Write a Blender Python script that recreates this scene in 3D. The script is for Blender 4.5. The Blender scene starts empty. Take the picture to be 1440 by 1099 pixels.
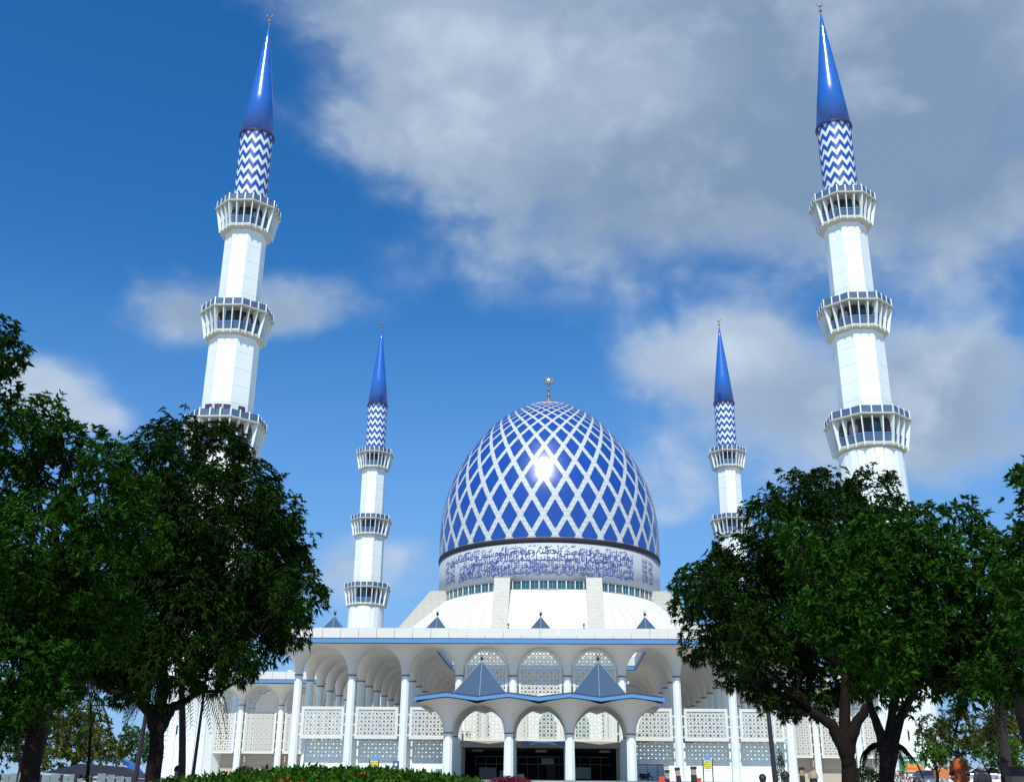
import bpy, math, random
import numpy as np
from mathutils import Matrix, Vector
PI = math.pi
random.seed(7); rng = np.random.default_rng(7)
SC = bpy.context.scene; COL = SC.collection

# ------------------------------------------------------------------ camera
FPX, PITCH, ROLL, YAW = 1539.6, .3643, .0100, -.0442       # focal length in pixels of a 1440 px wide picture
_F = np.array([math.sin(YAW)*math.cos(PITCH), math.cos(YAW)*math.cos(PITCH), math.sin(PITCH)])
_R0 = np.array([math.cos(YAW), -math.sin(YAW), 0.]); _U0 = np.cross(_R0, _F)
_R = _R0*math.cos(ROLL)+_U0*math.sin(ROLL); _U = -_R0*math.sin(ROLL)+_U0*math.cos(ROLL)
EYE = np.array([0, 0, 1.7])
def ray(x, y):
    d = _F*FPX+_R*(x-720)+_U*(549.5-y); return d/np.linalg.norm(d)
def at(x, y, Y):
    d = ray(x, y); return EYE+d*(Y/d[1])
def ppm(Y, z=4): return FPX/(Y*math.cos(PITCH)+(z-1.7)*math.sin(PITCH))   # pixels per metre there
cam_d = bpy.data.cameras.new('camera'); cam = bpy.data.objects.new('camera', cam_d); COL.objects.link(cam)
m = Matrix.Identity(4)
for i in range(3): m[i][0] = _R[i]; m[i][1] = _U[i]; m[i][2] = -_F[i]; m[i][3] = EYE[i]
cam.matrix_world = m
cam_d.sensor_fit = 'HORIZONTAL'; cam_d.sensor_width = 36; cam_d.lens = 36*FPX/1440
cam_d.clip_start = .1; cam_d.clip_end = 6000
SC.camera = cam

# ------------------------------------------------------------------ light
SUN_EL, SUN_AZ = math.radians(52), math.radians(186.5)      # azimuth clockwise from +Y
sd = Vector((math.sin(SUN_AZ)*math.cos(SUN_EL), math.cos(SUN_AZ)*math.cos(SUN_EL), math.sin(SUN_EL)))
sun_d = bpy.data.lights.new('sun', 'SUN'); sun_d.energy = 4.6; sun_d.angle = math.radians(.5); sun_d.color = (1, .965, .9)
sun = bpy.data.objects.new('sun', sun_d); COL.objects.link(sun); sun.rotation_euler = sd.to_track_quat('Z', 'Y').to_euler()
sun.location = (0, -60, 120)
SC.view_settings.view_transform = 'Standard'; SC.view_settings.look = 'None'
SC.view_settings.exposure = 0.12; SC.view_settings.gamma = 1; SC.view_settings.use_curve_mapping = False

# ------------------------------------------------------------------ node helpers
class NT:
    def __init__(s, tree): s.t = tree; s.n = tree.nodes; s.l = tree.links
    def new(s, ty, **kw):
        n = s.n.new(ty)
        for k, v in kw.items(): setattr(n, k, v)
        return n
    def put(s, sock, v):
        if hasattr(v, 'is_output'): s.l.new(v, sock)
        elif isinstance(v, (tuple, list)) and len(v) == 3 and sock.type == 'RGBA': sock.default_value = (*v, 1)
        else: sock.default_value = v
    def math(s, op, a, b=0., c=0., clamp=False):
        n = s.new('ShaderNodeMath', operation=op, use_clamp=clamp)
        for i, v in enumerate((a, b, c)):
            s.put(n.inputs[i], v)
        return n.outputs[0]
    def mix(s, f, a, b, blend='MIX'):
        n = s.new('ShaderNodeMix', data_type='RGBA', blend_type=blend)
        s.put(n.inputs[0], f); s.put(n.inputs[6], a); s.put(n.inputs[7], b); return n.outputs[2]
    def noise(s, vec, scale, detail=4, rough=.55, dist=0.):
        n = s.new('ShaderNodeTexNoise'); s.put(n.inputs['Scale'], scale); s.put(n.inputs['Detail'], detail)
        s.put(n.inputs['Roughness'], rough); s.put(n.inputs['Distortion'], dist)
        if vec is not None: s.l.new(vec, n.inputs['Vector'])
        return n.outputs[0]
    def ramp(s, v, lo, hi, smooth=True):
        n = s.new('ShaderNodeMapRange', interpolation_type='SMOOTHSTEP' if smooth else 'LINEAR')
        s.put(n.inputs[0], v); n.inputs[1].default_value = lo; n.inputs[2].default_value = hi
        n.inputs[3].default_value = 0; n.inputs[4].default_value = 1; return n.outputs[0]

# ------------------------------------------------------------------ sky
world = bpy.data.worlds.new('World'); SC.world = world; world.use_nodes = True
T = NT(world.node_tree); T.n.clear()
out = T.new('ShaderNodeOutputWorld'); bg = T.new('ShaderNodeBackground'); bg.inputs[1].default_value = .1
T.l.new(bg.outputs[0], out.inputs[0])
sky = T.new('ShaderNodeTexSky', sky_type='NISHITA', sun_disc=False)
sky.sun_elevation = SUN_EL; sky.sun_rotation = SUN_AZ; sky.altitude = 50; sky.air_density = 1.0; sky.dust_density = .0; sky.ozone_density = 4.5
hs = T.new('ShaderNodeHueSaturation'); hs.inputs['Hue'].default_value = .503; hs.inputs['Saturation'].default_value = 1.31; hs.inputs['Value'].default_value = 1.4
T.l.new(sky.outputs[0], hs.inputs['Color'])
tc = T.new('ShaderNodeTexCoord'); sep = T.new('ShaderNodeSeparateXYZ'); T.l.new(tc.outputs['Generated'], sep.inputs[0])
DX, DY, DZ = sep.outputs
AZ = T.math('ARCTAN2', DX, DY); EL = T.math('ARCSINE', DZ)
def azel(x, y):
    d = ray(x, y); return math.atan2(d[0], d[1]), math.asin(d[2])
# cloud texture space: the direction projected on a high horizontal sheet, so that clouds flatten towards the horizon
den = T.math('ADD', T.math('MAXIMUM', DZ, 0.), .22)
cv = T.new('ShaderNodeCombineXYZ'); T.l.new(T.math('DIVIDE', DX, den), cv.inputs[0]); T.l.new(T.math('DIVIDE', DY, den), cv.inputs[1]); T.l.new(T.math('MULTIPLY', DZ, 1.2), cv.inputs[2])
mpc = T.new('ShaderNodeMapping'); mpc.inputs['Scale'].default_value = (1, 1, 1.35); T.l.new(tc.outputs['Generated'], mpc.inputs[0]); dirv = mpc.outputs[0]
nA = T.noise(dirv, 5.2, 9, .55, .35); nB = T.noise(dirv, 17., 8, .6, .25)
wv_ = T.new('ShaderNodeTexNoise'); wv_.inputs['Scale'].default_value = 9; wv_.inputs['Detail'].default_value = 4; T.l.new(dirv, wv_.inputs['Vector'])
wadd = T.new('ShaderNodeVectorMath', operation='MULTIPLY_ADD'); T.l.new(wv_.outputs['Color'], wadd.inputs[0]); wadd.inputs[1].default_value = (.22, .22, .22); T.l.new(dirv, wadd.inputs[2])
def puff(sc):
    v_ = T.new('ShaderNodeTexVoronoi', feature='SMOOTH_F1'); v_.inputs['Scale'].default_value = sc; v_.inputs['Smoothness'].default_value = .6; T.l.new(wadd.outputs[0], v_.inputs['Vector']); return T.math('SUBTRACT', .45, v_.outputs['Distance'])
puffs = T.math('ADD', T.math('MULTIPLY', puff(9.), 1.), T.math('MULTIPLY', puff(23.), .5)); nC = T.noise(cv.outputs[0], 1.1, 3, .5, .1)
def cloud(x, y, rx, ry, w):
    a, e = azel(x, y); ra = abs(azel(x+rx, y)[0]-a); re = abs(azel(x, y-ry)[1]-e)
    du = T.math('DIVIDE', T.math('SUBTRACT', AZ, a), ra); dv = T.math('DIVIDE', T.math('SUBTRACT', EL, e), re)
    d2 = T.math('ADD', T.math('MULTIPLY', du, du), T.math('MULTIPLY', dv, dv))
    return T.math('MULTIPLY', T.math('EXPONENT', T.math('MULTIPLY', d2, -1.)), w)
CL = [(1050, 60, 480, 140, 1.15, 0), (720, 110, 230, 130, .8, .12), (1330, 220, 330, 190, .95, -.15), (560, 190, 90, 60, .4, .1), (500, 20, 130, 40, .5, 0), (860, 300, 300, 110, .7, -.15), (900, 120, 120, 60, .2, .3), (650, 50, 120, 50, .3, .35), (720, 190, 110, 70, .25, .25),
      (1085, 560, 160, 75, .85, .1), (1030, 490, 90, 48, 1.2, .65), (930, 515, 75, 45, .55, .2), (1350, 610, 210, 100, .95, .05), (1330, 520, 130, 45, .9, .2),
      (255, 425, 110, 55, .72, .0), (420, 435, 100, 45, .8, .1), (330, 460, 90, 30, .35, 0), (50, 545, 90, 40, 1.0, .4), (130, 590, 70, 30, .8, .4), (480, 800, 90, 55, .6, .1), (960, 700, 160, 90, .35, 0), (660, 800, 150, 70, .3, 0), (600, 400, 60, 30, .15, 0)]
tot = None
brw = None
for c_ in CL:
    v = cloud(*c_[:5]); tot = v if tot is None else T.math('ADD', tot, v)
    if c_[5]: w_ = T.math('MULTIPLY', v, c_[5]/c_[4]); brw = w_ if brw is None else T.math('ADD', brw, w_)
# the rest of the sky, outside this view, carries scattered clouds of the same kind
base = T.math('MULTIPLY', T.ramp(nC, .5, .75), T.ramp(T.math('ABSOLUTE', AZ), .55, .95))
tot = T.math('ADD', tot, T.math('MULTIPLY', base, 1.1))
rag = T.math('ADD', T.math('MULTIPLY', T.math('SUBTRACT', nA, .5), 3.), T.math('MULTIPLY', T.math('SUBTRACT', nB, .5), 1.0))
rag = T.math('ADD', rag, T.math('MULTIPLY', puffs, .85))
densv = T.math('ADD', tot, T.math('MULTIPLY', rag, T.math('MINIMUM', T.math('ADD', tot, .1), .55)))
cov = T.ramp(densv, .1, 1.0)
cov = T.math('MULTIPLY', cov, .9)
lit = T.ramp(T.math('ADD', T.math('ADD', T.math('MULTIPLY', nB, .4), nA), T.math('MULTIPLY', puffs, .35)), .6, 1.05)
rim = T.math('SUBTRACT', 1., T.ramp(densv, .45, 1.15))
br = T.math('ADD', T.math('ADD', T.math('MULTIPLY', lit, .42), T.math('MULTIPLY', rim, .34)), brw, 0, True)
cloudc = T.mix(br, (2.2, 3.15, 4.5), (6.6, 7.6, 8.7))
low = T.mix(T.ramp(EL, .42, .02), (1, 1, 1), (1.12, 1.1, 1.08))
cloudc = T.mix(1., cloudc, low, 'MULTIPLY')
hz = T.mix(T.math('MULTIPLY', T.ramp(EL, .5, .0), .85), hs.outputs[0], (2.0, 3.9, 7.2))   # pale blue air towards the horizon
T.l.new(T.mix(cov, hz, cloudc), bg.inputs[0])

# ------------------------------------------------------------------ materials
def M(name, col, rough=.6, metal=0., var=.12, scale=.6, fine=0., bump=0., bscale=8., coat=0., spec=.5, stain=None, obj=False):
    mt = bpy.data.materials.new(name); mt.use_nodes = True; t = NT(mt.node_tree); b = t.n['Principled BSDF']
    tcn = t.new('ShaderNodeTexCoord'); vec = tcn.outputs['Object']
    g = t.new('ShaderNodeNewGeometry'); pos = g.outputs['Position']
    n1 = t.noise(pos, scale, 5); n2 = t.noise(pos, scale*9, 3)
    f = t.math('ADD', t.math('MULTIPLY', t.math('SUBTRACT', n1, .5), 2*var), t.math('MULTIPLY', t.math('SUBTRACT', n2, .5), fine*2))
    f = t.math('ADD', f, 1.)
    cc = t.new('ShaderNodeCombineXYZ')
    for i in range(3): t.l.new(f, cc.inputs[i])
    c = t.mix(1., tuple(col), cc.outputs[0], 'MULTIPLY')
    if stain:                                   # rain streaks: noise stretched along z
        mp = t.new('ShaderNodeMapping'); mp.inputs['Scale'].default_value = (1.6, 1.6, .12); t.l.new(pos, mp.inputs[0])
        s_ = t.ramp(t.noise(mp.outputs[0], 1.0, 6, .65), .52, .8)
        c = t.mix(t.math('MULTIPLY', s_, stain[3]), c, tuple(stain[:3]))
    t.l.new(c, b.inputs['Base Color'])
    b.inputs['Roughness'].default_value = rough; b.inputs['Metallic'].default_value = metal
    b.inputs['Specular IOR Level'].default_value = spec
    if coat: b.inputs['Coat Weight'].default_value = coat; b.inputs['Coat Roughness'].default_value = .13 if 'enamel' in name else .07
    if bump:
        bn = t.new('ShaderNodeBump'); bn.inputs['Strength'].default_value = bump; bn.inputs['Distance'].default_value = .02
        t.l.new(t.noise(pos, bscale, 4), bn.inputs['Height']); t.l.new(bn.outputs[0], b.inputs['Normal'])
    mt['c'] = 1
    return mt
def add_courses(mt, dz, width=.04, dark=.72, radial=0, cx=0, cy=0, dx=0, n=0):
    """thin joint lines: horizontal every dz metres, plus vertical ones every dx metres (or n round a centre)"""
    t = NT(mt.node_tree); b = t.n['Principled BSDF']; src = b.inputs['Base Color'].links[0].from_socket
    g = t.new('ShaderNodeNewGeometry'); s = t.new('ShaderNodeSeparateXYZ'); t.l.new(g.outputs['Position'], s.inputs[0])
    def line(coord, d, w):
        q = t.math('FRACT', t.math('DIVIDE', coord, d)); return t.math('LESS_THAN', q, w/d)
    L = line(s.outputs[2], dz, width)
    if dx:
        L = t.math('MAXIMUM', L, line(t.math('ADD', s.outputs[0], s.outputs[1]), dx, width))
    if n:
        an = t.math('ARCTAN2', t.math('SUBTRACT', s.outputs[0], cx), t.math('SUBTRACT', s.outputs[1], cy))
        L = t.math('MAXIMUM', L, line(t.math('ADD', an, 10.), 2*PI/n, 2*PI/n*.04))
    r = t.mix(L, src, (0, 0, 0)); r = t.mix(1-dark, src, r) if False else t.mix(t.math('MULTIPLY', L, 1-dark), src, (.05, .05, .05))
    t.l.new(r, b.inputs['Base Color'])
WHITE = (.76, .83, .8)
m_wall = M('white_paint', WHITE, .55, var=.05, scale=.25, fine=.02, stain=(.5, .49, .44, .16))
m_panel = M('white_cladding', (.77, .84, .81), .38, var=.04, scale=.3, fine=.015, stain=(.45, .46, .42, .25))
m_soff = M('soffit_paint', (.7, .67, .6), .7, var=.07, scale=.5, fine=.03, stain=(.4, .38, .33, .3))
m_para = M('parapet_panel', (.62, .63, .58), .6, var=.08, scale=.5, fine=.04, stain=(.45, .44, .4, .3)); add_courses(m_para, .37, .02, .75)
m_band = M('blue_band_paint', (.085, .24, .47), .45, var=.08, scale=.4, fine=.03)
m_navy = M('dark_navy', (.05, .03, .08), .5)
m_screen = M('screen_concrete', (.66, .67, .6), .6, var=.05, fine=.03, stain=(.5, .48, .4, .25))
m_btile = M('blue_enamel', (.01, .064, .33), .26, var=.2, scale=.8, fine=.16, coat=.45, bump=.5, bscale=2.4); add_courses(m_btile, 1.16, .09, .35, cx=-2.27, cy=269.3, n=128)
m_wtile = M('white_enamel', (.52, .57, .56), .3, var=.08, scale=.8, fine=.12, coat=.3, bump=.45, bscale=2.6); add_courses(m_wtile, 1.16, .09, .4, cx=-2.27, cy=269.3, n=128)
m_cone = M('blue_cone_metal', (.024, .13, .47), .27, var=.12, scale=.7, fine=.08, coat=.35, bump=.22, bscale=1.1); add_courses(m_cone, 2.1, .07, .5)
m_chb = M('blue_tile', (.015, .075, .36), .35, var=.1, fine=.06); m_chw = M('pale_tile', (.68, .74, .72), .4, var=.06, fine=.05)
m_drum = M('drum_marble', (.44, .48, .51), .45, var=.07, scale=.5, fine=.05, stain=(.42, .4, .36, .4)); add_courses(m_drum, 1.9, .03, .75, cx=-2.27, cy=269.3, n=88)
m_ink = M('blue_script', (.04, .07, .27), .5)
m_roofp = M('roof_white', (.74, .76, .71), .5, var=.05, scale=.4, fine=.03, stain=(.55, .53, .45, .2)); add_courses(m_roofp, .62, .07, .45)
m_pier = M('pier_stone', (.47, .47, .41), .7, var=.1, scale=.5, fine=.06, stain=(.3, .29, .25, .3)); add_courses(m_pier, .95, .05, .62, dx=1.75)
m_glass = M('green_glass', (.03, .11, .13), .12, var=.3, scale=1.5, spec=.8)
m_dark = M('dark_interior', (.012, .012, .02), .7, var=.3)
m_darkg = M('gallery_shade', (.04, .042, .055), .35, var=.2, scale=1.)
m_rail = M('blue_rail_panel', (.06, .12, .21), .65, var=.15, scale=1.2)
m_slate = M('blue_slate', (.018, .06, .12), .7, var=.1, scale=1.2, fine=.08); add_courses(m_slate, .3, .03, .8)
m_ridge = M('ridge_cap', (.14, .22, .32), .4)
m_gold = M('aged_bronze', (.2, .17, .13), .45, metal=.5, var=.2)
m_collar = M('collar', (.12, .13, .15), .6)
m_ground = M('ground_paving', (.42, .4, .36), .85, var=.15, scale=.15, fine=.1, bump=.3)
m_terr = M('terrace_tile', (.1, .16, .16), .5, var=.15)
m_cfl = M('courtyard_marble', (.5, .48, .43), .5, var=.1)
m_beige = M('beige_wall', (.42, .37, .3), .75, var=.1, fine=.04)
m_bark = M('bark', (.013, .0105, .009), .95, var=.35, scale=4, fine=.3, bump=1., bscale=14, spec=.08)
m_barkd = M('palm_bark', (.026, .022, .019), .95, var=.35, scale=3, fine=.2, bump=.8, bscale=10)
m_post = M('dark_post', (.014, .014, .017), .6, var=.2)
m_tan = M('tan_stone', (.3, .24, .17), .8, var=.2, scale=3, fine=.1)
m_carw = M('car_white', (.75, .76, .78), .25, coat=1., var=.03); m_cars = M('car_silver', (.45, .46, .5), .25, metal=.5, coat=1.)
m_carb = M('car_purple', (.05, .04, .12), .3, coat=1.); m_tyre = M('rubber', (.02, .02, .02), .8); m_cgl = M('car_glass', (.02, .025, .03), .05)
m_skin = M('skin', (.3, .17, .11), .55, var=.05); m_hair = M('hair', (.012, .01, .01), .6)
m_orange = M('orange_cloth', (.42, .085, .015), .8, var=.15, scale=4, bump=.4, bscale=9); m_blackc = M('black_cloth', (.02, .02, .025), .85, var=.2, scale=4)
m_capg = M('grey_cap', (.3, .33, .36), .8)
m_red = M('red_plastic', (.6, .06, .02), .45); m_yel = M('sign_yellow', (.55, .55, .08), .5, var=.05); m_sblue = M('sign_blue', (.12, .25, .6), .5)
m_wh = M('plain_white', (.78, .78, .76), .5, var=.04); m_pgreen = M('poster_green', (.03, .22, .1), .5, var=.25, scale=1.2); m_porange = M('poster_orange', (.62, .2, .05), .5, var=.2, scale=1.)
m_pyel = M('poster_yellow', (.7, .45, .05), .5); m_brick = M('orange_brick', (.5, .17, .06), .8, var=.1); m_arch = M('pinkish_stone', (.4, .33, .28), .8)
m_board = M('shaded_board', (.15, .2, .2), .8, var=.18, scale=2, fine=.1)  # white boards, the shade of their corner darkened into the base colour
m_crate = M('grey_metal', (.3, .32, .33), .5)
def leafmat(name, c1, c2, rough=.45, trans=.25):
    mt = bpy.data.materials.new(name); mt.use_nodes = True; t = NT(mt.node_tree); b = t.n['Principled BSDF']
    g = t.new('ShaderNodeNewGeometry')
    c = t.mix(g.outputs['Random Per Island'], tuple(c1), tuple(c2))
    n = t.noise(g.outputs['Position'], .55, 4)
    cc = t.new('ShaderNodeCombineXYZ'); f = t.math('ADD', t.math('MULTIPLY', n, 1.1), .45)
    for i in range(3): t.l.new(f, cc.inputs[i])
    c = t.mix(1., c, cc.outputs[0], 'MULTIPLY')
    t.l.new(c, b.inputs['Base Color']); b.inputs['Roughness'].default_value = rough; b.inputs['Specular IOR Level'].default_value = .07
    if trans:
        tr = t.new('ShaderNodeBsdfTranslucent'); t.l.new(t.mix(1., c, (1.1, 1.3, .5), 'MULTIPLY'), tr.inputs[0])
        mx = t.new('ShaderNodeMixShader'); mx.inputs[0].default_value = trans
        t.l.new(b.outputs[0], mx.inputs[1]); t.l.new(tr.outputs[0], mx.inputs[2]); t.l.new(mx.outputs[0], t.n['Material Output'].inputs[0])
    return mt
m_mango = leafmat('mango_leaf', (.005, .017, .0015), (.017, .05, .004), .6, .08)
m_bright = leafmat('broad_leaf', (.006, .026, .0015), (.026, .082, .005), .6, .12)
m_olive = leafmat('olive_leaf', (.035, .045, .012), (.07, .08, .022), .6, .2)
m_lime = leafmat('lime_leaf', (.04, .1, .01), (.1, .19, .025), .5, .3)
m_yolive = leafmat('yellow_olive_leaf', (.05, .08, .012), (.13, .14, .03), .6, .25)
m_hedge = leafmat('hedge_leaf', (.02, .08, .008), (.085, .19, .02), .25, .15)
m_palm = leafmat('palm_leaf', (.004, .012, .004), (.012, .03, .009), .4, .15)
m_purple = leafmat('purple_leaf', (.09, .012, .03), (.2, .03, .06), .5, .2)
m_flower = leafmat('orange_petal', (.6, .07, .02), (.75, .2, .04), .6, .2)
m_far = leafmat('far_leaf', (.03, .07, .02), (.06, .1, .03), .7, .2)

# ------------------------------------------------------------------ mesh helpers
class MB:
    def __init__(s): s.v = []; s.f = []
    def add(s, vs, fs):
        o = len(s.v); s.v += [tuple(map(float, p)) for p in vs]; s.f += [tuple(i+o for i in f) for f in fs]; return s
    def box(s, x0, x1, y0, y1, z0, z1):
        return s.add([(x, y, z) for z in (z0, z1) for x, y in ((x0, y0), (x1, y0), (x1, y1), (x0, y1))],
                     [(0, 3, 2, 1), (4, 5, 6, 7), (0, 1, 5, 4), (1, 2, 6, 5), (2, 3, 7, 6), (3, 0, 4, 7)])
    def obox(s, c, ax, ay, az):        # oriented box: centre, three half-axis vectors
        c, ax, ay, az = map(np.array, (c, ax, ay, az))
        return s.add([c+i*ax+j*ay+k*az for k in (-1, 1) for i, j in ((-1, -1), (1, -1), (1, 1), (-1, 1))],
                     [(0, 3, 2, 1), (4, 5, 6, 7), (0, 1, 5, 4), (1, 2, 6, 5), (2, 3, 7, 6), (3, 0, 4, 7)])
    def prism(s, pts, h0, h1, axis='z'):
        n = len(pts)
        def P(a, b, h): return (a, b, h) if axis == 'z' else ((a, h, b) if axis == 'y' else (h, a, b))
        return s.add([P(a, b, h0) for a, b in pts]+[P(a, b, h1) for a, b in pts],
                     [tuple(range(n))[::-1], tuple(range(n, 2*n))]+[(i, (i+1) % n, n+(i+1) % n, n+i) for i in range(n)])
    def lathe(s, prof, n=24, ph=0., cap=True, c=(0, 0)):
        vs = []; fs = []
        for r, z in prof:
            vs += [(c[0]+r*math.cos(ph+2*PI*k/n), c[1]+r*math.sin(ph+2*PI*k/n), z) for k in range(n)]
        for i in range(len(prof)-1):
            for k in range(n):
                k2 = (k+1) % n; fs.append((i*n+k, i*n+k2, (i+1)*n+k2, (i+1)*n+k))
        if cap: fs.append(tuple(range(n))[::-1]); fs.append(tuple((len(prof)-1)*n+k for k in range(n)))
        return s.add(vs, fs)
    def tube(s, pts, rad, n=8):
        pts = [np.array(p, float) for p in pts]; vs = []; fs = []
        up = np.array([.13, .29, 1.])
        for i, p in enumerate(pts):
            d = pts[min(i+1, len(pts)-1)]-pts[max(i-1, 0)]; d = d/(np.linalg.norm(d)+1e-9)
            a = np.cross(d, up); 
            if np.linalg.norm(a) < .05: a = np.cross(d, (1, 0, 0))
            a /= np.linalg.norm(a); b = np.cross(d, a); r = rad[i] if hasattr(rad, '__len__') else rad
            vs += [p+r*(a*math.cos(2*PI*k/n)+b*math.sin(2*PI*k/n)) for k in range(n)]
        for i in range(len(pts)-1):
            for k in range(n):
                k2 = (k+1) % n; fs.append((i*n+k, i*n+k2, (i+1)*n+k2, (i+1)*n+k))
        fs.append(tuple(range(n))[::-1]); fs.append(tuple((len(pts)-1)*n+k for k in range(n)))
        return s.add(vs, fs)
    def mesh(s, name, mt, smooth=False):
        me = bpy.data.meshes.new(name); me.from_pydata(s.v, [], s.f); me.materials.append(mt)
        if smooth: me.polygons.foreach_set('use_smooth', [True]*len(me.polygons))
        me.update(); return me
    def build(s, name, mt, parent=None, smooth=False, loc=None, kind=None):
        return ob(name, s.mesh(name, mt, smooth), parent, loc, kind)
def ob(name, me, parent=None, loc=None, kind=None, rz=0):
    o = bpy.data.objects.new(name, me); COL.objects.link(o)
    if parent is not None: o.parent = parent
    if loc is not None: o.location = loc
    if rz: o.rotation_euler[2] = rz
    if kind: o['kind'] = kind
    return o
def thing(name, label, cat, loc=(0, 0, 0), rz=0, group=None):
    o = bpy.data.objects.new(name, None); COL.objects.link(o); o.location = loc; o.rotation_euler = (0, 0, rz)
    o.empty_display_size = .5; tag(o, label, cat, group); return o
def tag(o, label, cat, group=None):
    o['label'] = label; o['category'] = cat
    if group: o['group'] = group
    return o
CH = {}
def copy_tree(o, loc=None, rz=None, label=None):
    kids = {}
    for x in bpy.data.objects:
        if x.parent: kids.setdefault(x.parent.name, []).append(x)
    def rec(a, par):
        c = a.copy(); COL.objects.link(c)
        if par: c.parent = par
        for k in kids.get(a.name, []): rec(k, c)
        return c
    r = rec(o, None)
    if loc is not None: r.location = loc
    if rz is not None: r.rotation_euler[2] = rz
    if label: r['label'] = label
    return r
GZ = 4.2
def terr(d):
    pts = ((-50, 0), (6, 0), (40, 1.6), (109, 4.2), (400, 4.2))
    return float(np.interp(d, [p[0] for p in pts], [p[1] for p in pts]))

# ------------------------------------------------------------------ ground
g = MB(); xs = [-3000, -400, -120, -60, 0, 60, 120, 400, 3000]; ys = [-3000, -300, 6, 20, 40, 60, 80, 109, 200, 400, 900, 3500]
for y in ys: g.v += [(x, y, terr(y)) for x in xs]
for j in range(len(ys)-1):
    for i in range(len(xs)-1):
        a = j*len(xs)+i; g.f.append((a, a+1, a+len(xs)+1, a+len(xs)))
g.build('ground', m_ground, kind='structure')
MB().box(-27, 23, 106.4, 118.6, GZ-.6, GZ).build('entrance_terrace', m_terr, kind='structure')
MB().box(-60, 56, 118.62, 190, GZ-.3, GZ+.2).build('courtyard_floor', m_cfl, kind='structure')

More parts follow.
